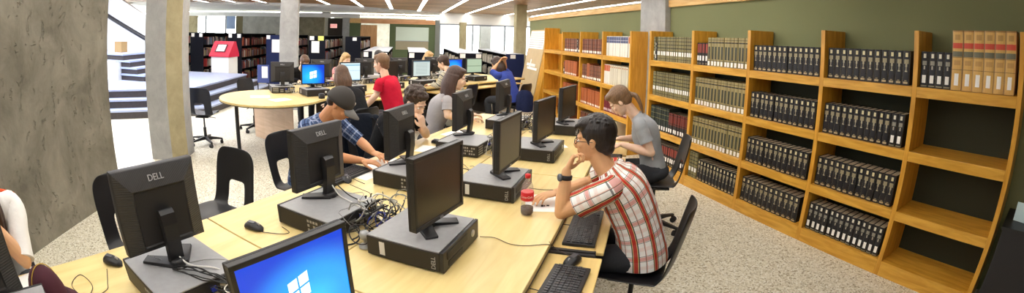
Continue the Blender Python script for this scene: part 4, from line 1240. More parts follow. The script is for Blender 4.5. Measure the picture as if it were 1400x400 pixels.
st2('F', -0.14, 'computer behind the small blue desktop screen', 'monitor seen from behind just past the small blue desktop screen', n=1.1, yaw=-14)
st2('F', 0.8, 'computer behind the pale web page screen', 'monitor seen from behind between the pale web page and the red shirt', yaw=-12)
st2('F', 1.64, 'computer on the far side behind the red-shirted head', 'monitor seen from behind touching the outline of the red-shirted head', yaw=-12)
st2('F', 2.56, 'computer on the far side behind the grey text page', 'monitor seen from behind next to the grey text page', yaw=-12)
def W2tangle(label, t, n, st_, seed, k=10):
    p = W2(t, n); u = p.x * UX + p.y * UY; v = p.x * VX + p.y * VY
    tangle(label, u, v, ZD, 0.3, 0.25, 0.14, k, seed, [M_CWH, M_CBK, M_CGR, M_CWH])
W2tangle('pale cables between the two computers on the rounded end', -1.0, 0.48, 0, 51)
W2tangle('pale and black cables behind the pale web page screen', 0.35, 0.66, 0, 52)
W2tangle('cables on the far table left of the red-shirted person', 1.1, 0.72, 0, 53)
W2tangle('cables on the far table behind the grey text page', 2.2, 0.72, 0, 54)
p = W2(-0.84, -0.17)
tag(obj('speaker_puck', M().lathe([(0, 0), (0.045, 0), (0.047, 0.02), (0.045, 0.062), (0.03, 0.07), (0, 0.071)], 24), [M_BLK], loc=(p.x, p.y, ZD)), 'small round black canister on the rounded table edge', 'canister')
for k, (x, y, a) in enumerate([(-5.95, -2.1, 20), (-5.75, -1.72, 50)]):
    tag(obj('paper_sheet', M().box(-0.11, 0.11, -0.15, 0.15, 0, 0.0008), [M_PAPER], loc=(x, y, ZD + 0.0003), rot=R(a)), ['white sheet lying on the rounded table end toward the steps', 'white sheet lying on the rounded table end toward the computers'][k], 'paper')
# blue board on a stand behind the rounded table
NB = thing('notice_stand', 'small blue screen board with a white sheet, on a stand behind the rounded table', 'notice stand', (-8.6, -2.95, 0), R(10))
obj('board', M().box(-0.012, 0.012, -0.13, 0.13, 0.62, 0.98), [mat('board_blue', '3c4a86', 0.7)], NB, bevel=0.006)
obj('sheet', M().box(0.0125, 0.0135, -0.03, 0.1, 0.72, 0.95), [M_PAPER], NB)
obj('post', M().cyl((0, -0.12, 0.02), 0.012, 0.62, 10).cyl((0, 0.12, 0.02), 0.012, 0.62, 10), [M_BLK], NB)
obj('foot', M().box(-0.18, 0.18, -0.16, -0.1, 0, 0.03).box(-0.18, 0.18, 0.1, 0.16, 0, 0.03), [M_BLK], NB)

# ------------------------------------------------------------------ stacks
M_NAVY = mat('navy_end_panel', '0b0e1a', 0.8, spec=0.2)
M_NAVYB = mat('blue_end_panel', '18224a', 0.7, spec=0.2)
M_STK = mat('black_stack_steel', '0c0c0f', 0.8, spec=0.2)
book_cols = ['7b3a2c', 'c9c2b0', '3c4a6b', '8f8460', '2f5548', 'b8a070', '5a2630', 'a0a4a8', '40342c', 'd6cfc0', '9c4a2e', '27303c', 'e4dfd2', '7d8fa8', 'b33a3a']
BK = [mat('stack_book_%d' % i if False else 'stack_book_' + c, c, 0.6) for i, c in enumerate(book_cols)]
def stack(x, y, L, w, h_, nsh, label, endm=M_NAVY, cards=(), top=None, seed=0, pale=False, redshelf=False):
    """range running away from the camera: near end panel at x, width w about y, length L towards -x"""
    rnd = random.Random(seed)
    S = thing('library_bookcase', label, 'bookcase', (x, y, 0))
    obj('end_panel', M().box(-0.03, 0.0, -w / 2, w / 2, 0, h_), [endm], S, bevel=0.003)
    m = M()
    nb = max(1, int(L / 0.9))
    for k in range(nb + 1):
        xx = -0.03 - (L - 0.05) * k / nb
        m.box(xx - 0.02, xx, -w / 2 + 0.01, w / 2 - 0.01, 0, h_ - 0.01)
    m.box(-L, -0.03, -0.01, 0.01, 0.05, h_ - 0.01)
    zs = [0.08 + (h_ - 0.1) * k / nsh for k in range(nsh)]
    for z in zs:
        m.box(-L, -0.03, -w / 2 + 0.005, w / 2 - 0.005, z - 0.02, z)
    obj('shelf_frame', m, [M_STK], S)
    obj('top_cover', M().box(-L, -0.03, -w / 2, w / 2, h_ - 0.02, h_), [top or M_STK], S)
    for (yy, zz, cw, chh) in cards:
        obj('card', M().box(0.0, 0.006, yy - cw / 2, yy + cw / 2, zz - chh / 2, zz + chh / 2), [M_PAPER if (yy, cw) != (0.13, 0.19) else mat('card_yellow', 'dfe27a', 0.7)], S)
    bm = M()
    pitch = (h_ - 0.1) / nsh
    for s in (-1, 1):
        for z in zs:
            xx = -0.06
            while xx > -L + 0.05:
                t = rnd.uniform(0.018, 0.05)
                if rnd.random() < 0.06:
                    xx -= rnd.uniform(0.05, 0.3); continue
                hh = min(pitch - 0.05, rnd.uniform(0.17, 0.27)); dd = rnd.uniform(0.14, 0.2)
                ya, yb = (w / 2 - 0.02 - dd, w / 2 - 0.02) if s > 0 else (-w / 2 + 0.02, -w / 2 + 0.02 + dd)
                ci = rnd.randrange(len(BK)) if not pale else rnd.choice((1, 3, 7, 9, 9, 9))
                if redshelf and rnd.random() < .5: ci = rnd.choice((0, 10, 6))
                bm.box(xx - t, xx - 0.001, ya, yb, z, z + hh, ci)
                xx -= t
    o = obj('books', bm, BK, S); o['kind'] = 'stuff'
    o['label'] = 'rows of mixed books on the shelves'
    return S
X0 = -13.6
top_cards = lambda h_: ((-0.17, h_ - 0.07, 0.13, 0.12), (0.17, h_ - 0.07, 0.13, 0.12))
stack(X0, -8.75, 4, 0.55, 1.56, 4, 'tall book stack partly hidden by the many-sided column', seed=1)
stack(X0, -7.28, 4, 0.55, 1.56, 4, 'tall black book stack first to appear beside the many-sided column, two cards on its end', cards=top_cards(1.56), seed=2)
stack(X0, -5.74, 4, 0.55, 1.56, 4, 'tall black book stack rising behind the red-hooded bin', cards=top_cards(1.56), seed=3, redshelf=True)
stack(X0, -4.28, 4, 0.55, 1.54, 4, 'tall blue-ended book stack beside the square column with a white poster', M_NAVYB, cards=((-0.2, 1.47, 0.13, 0.12), (0.08, 1.2, 0.3, 0.4)), seed=4, redshelf=True)
stack(X0, -2.80, 4, 0.55, 1.54, 4, 'tall navy book stack with a yellow and a white card over a white poster', cards=((-0.17, 1.47, 0.15, 0.12), (0.13, 1.47, 0.19, 0.14), (-0.05, 1.2, 0.26, 0.36)), seed=5)
stack(X0, -1.62, 4, 0.5, 1.54, 4, 'tall black book stack between the yellow-carded one and the low stacks', cards=((0.05, 1.47, 0.13, 0.1),), seed=6)
M_TOPG = mat('grey_stack_top', 'b9bcc4', 0.35)
stack(-11.2, -0.74, 4.5, 0.66, 1.2, 3, 'low black book stack with three white cards behind the red shirt', cards=((-0.25, 1.12, 0.12, 0.12), (0.0, 1.12, 0.17, 0.2), (0.24, 1.12, 0.13, 0.1)), top=M_TOPG, seed=7)
stack(-11.2, 0.42, 4.5, 0.6, 1.2, 3, 'low black book stack under the pale screen, grey top', cards=((-0.22, 1.12, 0.13, 0.12), (0.22, 1.12, 0.13, 0.12)), top=M_TOPG, seed=8)
stack(-11.2, 1.72, 4.5, 0.62, 1.2, 3, 'low navy book stack by the windows beside the person in blue', cards=((-0.2, 1.13, 0.14, 0.11), (0.22, 1.13, 0.14, 0.11)), top=M_TOPG, seed=9, pale=True)
stack(-11.2, 2.92, 4.5, 0.5, 1.2, 3, 'low blue-ended book stack against the slim column, pale volumes on its side', M_NAVYB, cards=((-0.06, 1.13, 0.14, 0.1),), top=M_TOPG, seed=10, pale=True)

# ------------------------------------------------------------------ free chairs
chair(W(1.47, -2.44), ROT_L + R(-82), 'empty black swivel chair with a square opening, between the pillar-side desk and the column')
chair(W(0.75, -2.28), ROT_L + R(0), 'empty black chair squeezed between the concrete pillar and the largest rear-facing monitor')
chair((-5.92, -3.08, 0), R(100), 'empty dark blue swivel chair on the pale floor before the steps', M_CHAIRB)
chair((-7.05, -2.62, 0), R(-30), 'empty black chair tucked behind the rounded table end toward the steps')

# ------------------------------------------------------------------ people
def skin(name, c):
    m = mat('skin_' + name, c, 0.5, spec=0.35, noise=(14, 0.06))
    m.node_tree.nodes['Principled BSDF'].inputs['Subsurface Weight'].default_value = 0.08
    m.node_tree.nodes['Principled BSDF'].inputs['Subsurface Radius'].default_value = (0.02, 0.008, 0.004)
    return m
SK_T = skin('tan', 'd9a87c'); SK_P = skin('pale', 'e9c4aa'); SK_M = skin('medium', 'cf9468')
def hairm(name, c):
    m = mat('hair_' + name, c, 0.45, spec=0.5)
    h = NT(m)
    tc = h.new('ShaderNodeTexCoord'); mp = h.new('ShaderNodeMapping'); mp.inputs['Scale'].default_value = (1, 1, 0.12)
    h.nt.links.new(tc.outputs['Object'], mp.inputs['Vector'])
    n = h.new('ShaderNodeTexNoise'); n.inputs['Scale'].default_value = 130; n.inputs['Detail'].default_value = 3
    h.nt.links.new(mp.outputs['Vector'], n.inputs['Vector'])
    col = h.mix(n.outputs['Fac'], tuple(x * 0.25 for x in hexc(c)), tuple(min(1, x * 1.9) for x in hexc(c)))
    h.nt.links.new(col, h.b.inputs['Base Color'])
    bp = h.new('ShaderNodeBump'); bp.inputs['Strength'].default_value = 0.6; bp.inputs['Distance'].default_value = 0.004
    h.nt.links.new(n.outputs['Fac'], bp.inputs['Height']); h.nt.links.new(bp.outputs['Normal'], h.b.inputs['Normal'])
    return m
H_BLACK = hairm('black', '1f1714'); H_BROWN = hairm('brown', '5a3f2b'); H_LBROWN = hairm('light_brown', '76593e'); H_DARK = hairm('dark_brown', '38261b'); H_BLOND = hairm('blond', 'b39160'); H_RED = hairm('auburn', '47322a')
def cloth(name, c, rough=0.85, wr=0.35):
    return mat('cloth_' + name, c, rough, spec=0.15, noise=(9, 0.07), bump=(16, wr, 0.02))
def plaid(name, base, bands_u, bands_v, pu, pv):
    """woven check from the shirt's own uv (metres round, metres along)"""
    m = mat('cloth_' + name, base, 0.85, spec=0.15)
    h = NT(m)
    uv = h.new('ShaderNodeUVMap'); sx = h.new('ShaderNodeSeparateXYZ'); h.nt.links.new(uv.outputs[0], sx.inputs[0])
    fu = h.math('FRACT', h.math('DIVIDE', sx.outputs[0], pu)); fv = h.math('FRACT', h.math('DIVIDE', sx.outputs[1], pv))
    c = hexc(base)
    for f, bands in ((fv, bands_v), (fu, bands_u)):
        for lo, hi, col, op in bands:
            c = h.mix(h.math('MULTIPLY', h.band(f, lo, hi), op), c, hexc(col))
    h.nt.links.new(c, h.b.inputs['Base Color'])
    tc = h.new('ShaderNodeTexCoord'); n = h.new('ShaderNodeTexNoise'); n.inputs['Scale'].default_value = 14; n.inputs['Detail'].default_value = 3
    h.nt.links.new(tc.outputs['Object'], n.inputs['Vector'])
    bp = h.new('ShaderNodeBump'); bp.inputs['Strength'].default_value = 0.4; bp.inputs['Distance'].default_value = 0.02
    h.nt.links.new(n.outputs['Fac'], bp.inputs['Height']); h.nt.links.new(bp.outputs['Normal'], h.b.inputs['Normal'])
    return m

def seg_tube(m, pts, rad, seg=12, n=5, **k):
    """tube with rounded (hemispherical) ends through interpolated points"""
    P = smooth(pts, n)
    t_ = [i * (len(pts) - 1) / (len(P) - 1) for i in range(len(P))]
    rr = []
    for t in t_:
        i = min(int(t), len(rad) - 2); f = t - i; f = f * f * (3 - 2 * f)
        rr.append(rad[i] * (1 - f) + rad[i + 1] * f)
    # rounded ends
    d0 = (P[0] - P[1]).normalized(); d1 = (P[-1] - P[-2]).normalized()
    a = [(P[0] + d0 * rr[0] * s, rr[0] * c) for s, c in ((0.98, 0.15), (0.8, 0.6), (0.45, 0.9))]
    b = [(P[-1] + d1 * rr[-1] * s, rr[-1] * c) for s, c in ((0.45, 0.9), (0.8, 0.6), (0.98, 0.15))]
    pts2 = [x[0] for x in a] + P + [x[0] for x in b]
    r2 = [x[1] for x in a] + rr + [x[1] for x in b]
    m.tube(pts2, r2, seg, **k)

def hand(m, wrist, d, up, curl, side, sc_=1.0, thumb_in=0.5):
    """wrist point, finger direction d, back-of-hand direction up; side +1: thumb towards d x up"""
    d = d.normalized(); up = (up - d * up.dot(d)).normalized(); lat = d.cross(up) * side
    w = wrist
    # palm
    rs = []
    for t, hw, th in ((-0.01, .022, .017), (0.015, .030, .017), (0.04, .040, .016), (0.07, .042, .014), (0.088, .040, .012), (0.096, .034, .008)):
        c = w + d * t * sc_
        rs.append([c + lat * (hw * sc_ * math.cos(q)) + up * (th * sc_ * math.sin(q)) for q in [2 * math.pi * k / 14 for k in range(14)]])
    m.rings(rs, 0)
    L = [(0.030, .040, .0085, .094), (0.010, .045, .009, .098), (-.011, .041, .0085, .095), (-.030, .031, .0075, .088)]
    for j, (lt, l1, r_, st_) in enumerate(L):
        p = w + d * (st_ - 0.012) * sc_ + lat * lt * sc_
        a = 0.0; pts = [p]; rd = [r_ * sc_]
        ck = curl * (1 + 0.12 * j)
        for s_, fr in ((l1, .45), (l1 * .62, .8), (l1 * .5, .6)):
            a += ck * fr
            dd = d * math.cos(a) - up * math.sin(a)
            p = p + dd * s_ * sc_
            pts.append(p); rd.append(rd[-1] * 0.93)
        seg_tube(m, pts, rd, 8, 3)
    # thumb leaves the side of the palm near its base
    p = w + d * 0.02 * sc_ + lat * 0.026 * sc_
    t1 = (d * 0.62 + lat * (0.75 - 0.5 * thumb_in) - up * (0.15 + 0.5 * thumb_in)).normalized()
    t2 = (d * 0.85 + lat * (0.35 - 0.7 * thumb_in) - up * (0.25 + 0.3 * thumb_in)).normalized()
    seg_tube(m, [p, p + t1 * .036 * sc_, p + t1 * .036 * sc_ + t2 * .030 * sc_, p + t1 * .036 * sc_ + t2 * .054 * sc_], [.013 * sc_, .0115 * sc_, .0095 * sc_, .008 * sc_], 8, 3)

def rotm(pitch, yaw=0.0, roll=0.0):
    """pitch>0 tips forward/down, yaw>0 turns to the left, roll>0 leans to the right"""
    return (Euler((0, 0, yaw)).to_matrix() @ Euler((0, pitch, 0)).to_matrix() @ Euler((roll, 0, 0)).to_matrix())

DBG = []
def person(label, loc, heading, lean=10, bend=10, head=(15, 0, 0), arms=None, scale=1.0, female=False,
           sk=SK_T, shirt=None, sleeve='short', pants=None, hair=('short', H_BROWN), hi=False, seat=0.46, extras=(), twist=0, side_lean=0, legs=True, loose=1.0):
    """local frame: x forward, y left, z up, origin on the floor under the hips"""
    P = thing('person', label, 'person', loc, heading)
    S = scale
    lean_, bend_ = R(lean), R(bend)
    hipz = seat + 0.10
    hip = Vector((0, 0, hipz))
    # spine: three pieces with growing lean
    def spine(t):
        """t 0..1 from hip to base of neck (0.50 m)"""
        n = 12; p = hip.copy(); L = 0.50 * S
        for i in range(n):
            s = (i + 0.5) / n
            if s > t: 
                break
            a = lean_ + bend_ * s
            p = p + Vector((math.sin(a), math.sin(R(side_lean)) * 0.6, math.cos(a))) * (L / n)
        return p
    def fr(t):
        a = lean_ + bend_ * t
        return rotm(a, R(twist) * t, 0)
    nb = spine(1.0)
    F1 = fr(1.0)
    hw = (0.168 if female else 0.19) * S
    sh = {s: nb + F1 @ Vector((0.0, s * hw, -0.055 * S)) for s in (-1, 1)}
    hp, hy, hr_ = R(head[0]), R(head[1]), R(head[2])
    neck_dir = rotm((lean_ + bend_) * 0.8 + hp * 0.35, R(twist)) @ Vector((0, 0, 1))
    hb = nb + neck_dir * 0.085 * S
    HR = Euler((0, 0, R(twist))).to_matrix() @ rotm(hp, hy, hr_)
    hc = hb + HR @ Vector((0.022, 0, 0.105)) * S
    HX = Matrix.Translation(hc) @ HR.to_4x4() @ Matrix.Scale(S, 4)
    arms = arms or {}
    A_ = {}
    for s, key in ((1, 'L'), (-1, 'R')):
        a = arms.get(key, {})
        el = Vector(a.get('elbow', (sh[s].x + 0.08, s * 0.25, max(0.81, sh[s].z - 0.27))))
        wr = Vector(a.get('wrist', (0.38, s * 0.18, 0.80)))
        if wr.z < 0.82 and wr.z > 0.7: wr.z = 0.797
        A_[s] = (el, wr, Vector(a.get('dir', (1, 0, 0))), Vector(a.get('up', (0, 0, 1))), a.get('curl', 0.35), a.get('thumb', 0.4))
    # ---- body: one closed surface
    m = M()
    bw = 0.9
    def tring(t, rx, ry, k=20):
        c = spine(t); f = fr(t)
        return [c + f @ Vector((rx * S * math.cos(q), ry * S * math.sin(q), 0)) for q in [2 * math.pi * i / k for i in range(k)]]
    m.rings([tring(0.0, .08, .12), tring(.15, .09, .135), tring(.35, .085, .125), tring(.6, .095, .14), tring(.8, .09, .15), tring(.93, .065, .12), tring(1.0, .05, .06)], 0)
    seg_tube(m, [nb - neck_dir * .04 * S, nb + neck_dir * 0.04 * S, hb + neck_dir * 0.04 * S + HR @ Vector((0.0, 0, 0.02))], [.062 * S, (.05 if female else .056) * S, .052 * S], 14, 4)
    for s in (-1, 1):
        el, wr, hd, hu, cu, th = A_[s]
        u0 = sh[s]
        seg_tube(m, [nb + F1 @ Vector((0, s * 0.07, -0.06)) * S, u0, u0 * .5 + el * .5 + Vector((0.0, 0, 0)), el], [.05 * S, .052 * S, .043 * S, .036 * S], 12, 5)
        seg_tube(m, [el, el * .68 + wr * .32, wr], [.037 * S, .040 * S, .0245 * S], 12, 6)
        hand(m, wr, hd, hu, cu, s * -1 if True else s, 0.95 * S, th)
    if legs:
        for s in (-1, 1):
            kn = Vector((0.43 * S, s * 0.12, seat + 0.04)); an = Vector((0.42 * S, s * 0.11, 0.09))
            seg_tube(m, [hip + Vector((0, s * .09, -.01)), kn * .5 + hip * .5 + Vector((0, s * .05, 0)), kn, kn * .5 + an * .5, an], [.075, .066, .05, .045, .032], 12, 5)
            seg_tube(m, [an + Vector((-.03, 0, -.03)), an + Vector((.07, 0, -.05)), an + Vector((.17, 0, -.065))], [.034, .032, .022], 10, 4)
    # head
    def hell(c, r):
        m.ell(c, r, 0, 20, 14, HX)
    hell((-.012, 0, .035), (.094, .076, .088))
    hell((.018, 0, -.02), (.074, .064, .090))
    hell((.045, 0, -.088), (.036, .038, .026))
    hell((.02, 0, -.065), (.06, .056, .045))
    hell((.070, 0, .022), (.022, .055, .014))          # brow
    hell((.066, .034, -.022), (.020, .022, .02)); hell((.066, -.034, -.022), (.020, .022, .02))   # cheeks
    hell((.083, 0, -.058), (.013, .024, .008)); hell((.081, 0, -.068), (.012, .020, .007))         # lips
    m.tube([HX @ Vector(p) for p in ((.080, 0, .016), (.092, 0, -.005), (.104, 0, -.026), (.098, 0, -.036), (.082, 0, -.038))], [r_ * S for r_ in (.008, .010, .0135, .013, .007)], 10)
    for s in (-1, 1):
        hell((-.002, s * .076, -.004), (.017, .009, .030))
        hell((.004, s * .080, -.004), (.010, .007, .022))
    body = obj('body', m, [sk], P)
    rm = body.modifiers.new('join', 'REMESH'); rm.mode = 'VOXEL'; rm.voxel_size = 0.0048 if hi else 0.0085; rm.use_smooth_shade = True
    smo = body.modifiers.new('soften', 'SMOOTH'); smo.factor = 0.5; smo.iterations = 2 if hi else 1
    # eyes
    if hi:
        for s in (-1, 1):
            e = M()
            e.ell((.0785, s * .031, .0), (.010, .0135, .0065), 0, 12, 8, HX)
            e.ell((.0855, s * .031, .0), (.0040, .0052, .0052), 1, 10, 6, HX)
            obj('eye', e, [mat('eye_white', 'ece6df', 0.3), mat('eye_dark', '1c120d', 0.2)], P)
            e = M().tube([HX @ Vector((.090, s * .014, .021)), HX @ Vector((.092, s * .03, .026)), HX @ Vector((.084, s * .048, .020))], 0.0028 * S, 6)
            obj('eyebrow', e, [hair[1]], P)
    # ---- shirt: lofted along the spine with its own uv
    sw = (1.0 if not female else 0.93) * S * loose
    K = 36
    prof = [(-.12, .135, .178), (-.04, .135, .176), (.08, .128, .168), (.25, .118, .158), (.42, .118, .160), (.58, .122, .170), (.72, .120, .180), (.83, .108, .186), (.90, .092, .172), (.95, .080, .138), (.985, .068, .096), (1.01, .06, .072), (1.03, .057, .062)]
    if female:
        prof = [(t, rx * (1.12 if .5 < t < .8 else 0.95), ry * (.86 if .15 < t < .45 else .93)) for t, rx, ry in prof]
    rs = []; acc = []
    for t, rx, ry in prof:
        if t < 0:
            f = fr(0); c = hip + f @ Vector((0, 0, t * .5 * S))
        elif t > 1:
            f = rotm((lean_ + bend_) * .9 + hp * .2, R(twist)); c = nb + f @ Vector((0, 0, (t - 1) * .5 * S))
        else:
            f = fr(t); c = spine(t)
        ring_ = []
        for i in range(K):
            q = 2 * math.pi * i / K
            cx_q, sy_q = math.cos(q), math.sin(q)
            e_ = 0.85
            x = rx * sw * math.copysign(abs(cx_q) ** e_, cx_q); y = ry * sw * math.copysign(abs(sy_q) ** e_, sy_q)
            wob = 1 + 0.02 * math.sin(5 * q + t * 9) * (1 if t < .8 else 0)
            ring_.append(c + f @ Vector((x * wob + (-.01 if t > .6 else 0), y * wob, 0)))
        rs.append(ring_); acc.append(t * .5 * S)
    m = M()
    m.rings(rs, 0, True, True, False, uv=lambda i, k: (k / K * 1.1, acc[i] + 0.1))
    for s in (-1, 1):
        el, wr = A_[s][0], A_[s][1]
        u0 = sh[s] + F1 @ Vector((0, 0, 0.01))
        inn = nb + F1 @ Vector((0, s * 0.06, -0.05)) * S
        if sleeve == 'short':
            en = u0 * .36 + el * .64
            path = [inn, inn * .45 + u0 * .55, u0, u0 * .6 + en * .4, en]; rad = [.045, .056, .058 * loose, .060 * loose ** 2, .062 * loose ** 2]
        elif sleeve == 'elbow':
            en = u0 * .02 + el * .98
            path = [inn, inn * .45 + u0 * .55, u0, u0 * .5 + en * .5, en]; rad = [.05, .07, .068, .060, .056]
        else:
            path = [inn, inn * .45 + u0 * .55, u0, u0 * .5 + el * .5, el, el * .5 + wr * .5, wr * .97 + el * .03]; rad = [.05, .07, .068, .058, .052, .046, .036]
        Pp = smooth(path, 4); rr = []
        for i in range(len(Pp)):
            t = i * (len(rad) - 1) / (len(Pp) - 1); j = min(int(t), len(rad) - 2)
            rr.append((rad[j] * (1 - (t - j)) + rad[j + 1] * (t - j)) * S * (0.95 if female else 1) * (1 + 0.03 * math.sin(i * 2.1)))
        # build rings with uv
        n = len(Pp); prev = Vector((0, 0, 1)) if s else None; rs2 = []
        prev = F1 @ Vector((1, 0, 0))
        ln = 0; al = []
        for i in range(n):
            a_ = Pp[max(0, i - 1)]; b_ = Pp[min(n - 1, i + 1)]
            tt = (b_ - a_).normalized(); e1 = prev - tt * prev.dot(tt)
            if e1.length < 1e-3: e1 = tt.orthogonal()
            e1.normalize(); prev = e1; g1 = tt.cross(e1)
            rs2.append([Pp[i] + (e1 * math.cos(q) + g1 * math.sin(q)) * rr[i] for q in [2 * math.pi * k / 20 for k in range(20)]])
            if i: ln += (Pp[i] - Pp[i - 1]).length
            al.append(ln)
        m.rings(rs2, 0, True, True, False, uv=lambda i, k: (k / 20 * .4, al[i]))
    so = obj('shirt' if sleeve != 'long' else 'jacket', m, [shirt], P)
    sb = so.modifiers.new('sub', 'SUBSURF'); sb.levels = 1; sb.render_levels = 1
    # trousers
    if legs:
        m = M()
        m.ell(hip + Vector((0.0, 0, -0.02)), (.145, .18, .085), 0, 20, 12)
        for s in (-1, 1):
            kn = Vector((0.43 * S, s * 0.12, seat + 0.04)); an = Vector((0.42 * S, s * 0.11, 0.11))
            seg_tube(m, [hip + Vector((0, s * .09, -.02)), kn * .5 + hip * .5 + Vector((0, s * .05, -.005)), kn, kn * .5 + an * .5, an], [.085, .082, .066, .06, .055], 16, 5)
        obj('trousers', m, [pants or mat('cloth_dark_trousers', '2c2e33', 0.9, noise=(9, .08), bump=(16, .3, .02))], P)
        for s in (-1, 1):
            m = M()
            an = Vector((0.42 * S, s * 0.11, 0.06))
            seg_tube(m, [an + Vector((-.05, 0, -.015)), an + Vector((.05, 0, -.015)), an + Vector((.16, 0, -.022))], [.045, .045, .036], 12, 4)
            obj('shoe', m, [mat('shoe_grey', '3b3b40', 0.7)], P)
    # ---- hair / cap
    kind, hm = hair
    m = M()
    rnd = random.Random(len(label))
    def he(c, r): m.ell(c, r, 0, 18, 12, HX)
    if kind in ('short', 'spiky', 'curly', 'long', 'verylong', 'pony', 'hood', 'bob'):
        he((-.022, 0, .046), (.100, .087, .094))
        he((-.045, 0, .0), (.066, .074, .075))
        he((.030, 0, .092), (.062, .066, .034))
        if kind in ('short', 'spiky'):
            he((.050, 0, .078), (.044, .066, .032))
            he((-.065, 0, -.045), (.04, .05, .04))
            for s in (-1, 1): he((.012, s * .072, .018), (.018, .010, .035))
        if kind == 'spiky':
            for k in range(70):
                a = rnd.uniform(0, 6.28); ph = rnd.uniform(0, 1.1)
                d_ = Vector((math.sin(ph) * math.cos(a), math.sin(ph) * math.sin(a), math.cos(ph)))
                p0 = Vector((-.02, 0, .05)) + Vector((d_.x * .09, d_.y * .078, d_.z * .08))
                p1 = p0 + d_ * .013 + Vector((.010, rnd.uniform(-.012, .012), 0))
                m.tube([HX @ p0, HX @ ((p0 + p1) / 2 + d_ * .004), HX @ p1], [.012, .008, .002], 6)
            for k in range(9):
                y = -.052 + k * .013
                m.tube([HX @ Vector((.055, y, .095)), HX @ Vector((.086, y * 1.05, .080)), HX @ Vector((.096, y * 1.1 + .004, .052 + .008 * (k % 3)))], [.013, .011, .004], 6)
        if kind == 'curly':
            for k in range(120):
                a = rnd.uniform(0, 6.28); ph = rnd.uniform(0, 1.75)
                d_ = Vector((math.sin(ph) * math.cos(a), math.sin(ph) * math.sin(a), math.cos(ph)))
                if d_.x > .55 and d_.z < .45: continue
                p0 = Vector((-.015, 0, .045)) + Vector((d_.x * .098, d_.y * .085, d_.z * .09))
                he(tuple(p0), tuple([rnd.uniform(.012, .02)] * 3))
        if kind in ('long', 'hood', 'verylong'):
            for k in range(27):
                a = R(72 + k * 216 / 26)
                bx, by = -.02 + .09 * math.cos(a), .082 * math.sin(a)
                Ln = .30 if kind == 'long' else .44
                top = HX @ Vector((bx, by, .03)); mid = HX @ Vector((bx * 1.1 - .01, by * 1.15, -.09))
                dn = mid + Vector((-.015, 0, -1)) * (Ln - .12) * S + Vector((rnd.uniform(-.01, .01), rnd.uniform(-.015, .015), 0))
                seg_tube(m, [top, mid, dn * .5 + mid * .5 + Vector((.0, 0, 0)), dn], [.017, .018, .016 + .004 * (k % 3), .005], 8, 4)
        if kind == 'bob':
            for k in range(24):
                a = R(70 + k * 220 / 23)
                bx, by = -.02 + .085 * math.cos(a), .080 * math.sin(a)
                seg_tube(m, [HX @ Vector((bx, by, .03)), HX @ Vector((bx * 1.1, by * 1.15, -.06)), HX @ Vector((bx * 1.15 - .01, by * 1.15, -.13))], [.017, .019 + .004 * (k % 3), .008], 8, 4)
        if kind == 'pony':
            he((-.095, 0, .0), (.03, .028, .028))
            for k in range(6):
                o_y = rnd.uniform(-.012, .012)
                seg_tube(m, [HX @ Vector((-.10, o_y, .0)), HX @ Vector((-.135, o_y * 2 + .01, -.05)), HX @ Vector((-.12, o_y * 2 + .02, -.13)), HX @ Vector((-.09, o_y * 2.5 + .03, -.2))], [.018, .02, .017, .006], 8, 4)
            for s in (-1, 1): he((-.005, s * .07, .01), (.03, .012, .045))
        ho = obj('hair', m, [hm], P)
        r2 = ho.modifiers.new('join', 'REMESH'); r2.mode = 'VOXEL'; r2.voxel_size = 0.0045 if hi else 0.0065; r2.use_smooth_shade = True
    elif kind == 'cap':
        m.ell((-.055, 0, -.005), (.052, .072, .06), 0, 18, 12, HX)
        ho = obj('hair', m, [hm], P)
        c = M()
        rs = []
        for th, zz in [(R(a_), 0) for a_ in (0, 12, 25, 40, 55, 70, 82)]:
            pass
        N = 28
        for a_ in (88, 78, 66, 52, 38, 24, 12, 3):
            q0 = R(a_)
            rs.append([HX @ (Vector((-.012, 0, .026)) + Vector((.110 * math.sin(q0) * math.cos(q), .090 * math.sin(q0) * math.sin(q), .112 * math.cos(q0) + (-.012 if a_ > 80 else 0) + (-.02 * (1 - math.cos(q)) * .5 * math.sin(q0))))) for q in [2 * math.pi * k / N for k in range(N)]])
        c.rings(rs, 0)
        cp_ = obj('cap', c, [mat('cap_charcoal', '3f3b38', 0.85, bump=(60, .2, .002))], P)
        so_ = cp_.modifiers.new('thick', 'SOLIDIFY'); so_.thickness = 0.004
        b = M()
        rs = []
        for t in range(9):
            u_ = -1 + 2 * t / 8
            y = .074 * u_; x0 = .066 + .030 * (1 - u_ * u_); x1 = x0 + .082 * math.sqrt(max(.05, 1 - u_ * u_ * .9))
            z0 = .030 - .016 * u_ * u_
            rs.append([HX @ Vector(p) for p in ((x0, y, z0), (x1, y, z0 - .022), (x1, y, z0 - .027), (x0, y, z0 - .006))])
        b.rings(rs, 0)
        obj('cap_brim', b, [mat('cap_brim_grey', '6d6a66', 0.8)], cp_)
        obj('cap_mark', M().ell((.083, .03, .062), (.006, .006, .016), 0, 10, 8, HX), [mat('paper', 'f6f5f1', .8)], cp_)
    DBG.append((label, loc, heading, hc.copy(), [sh[1].copy(), sh[-1].copy()], [A_[1][0].copy(), A_[-1][0].copy()], [A_[1][1].copy(), A_[-1][1].copy()], S))
    return P, HX, A_, sh
C_PL = plaid('red_plaid', 'f4f1ee', [(0.0, 0.05, '26361f', .95), (0.05, 0.08, 'd8c070', .8), (0.08, 0.26, 'b8260f', .95), (0.26, 0.29, 'd8c070', .8), (0.29, 0.34, '222a20', .95), (0.60, 0.63, '3a3634', .85), (0.63, 0.67, 'e0a890', .7)], [(0.05, 0.08, '2c3030', .75), (0.10, 0.30, 'd0503c', .6), (0.32, 0.35, '2c3030', .75), (0.62, 0.82, 'e8b8ac', .3)], 0.118, 0.10)
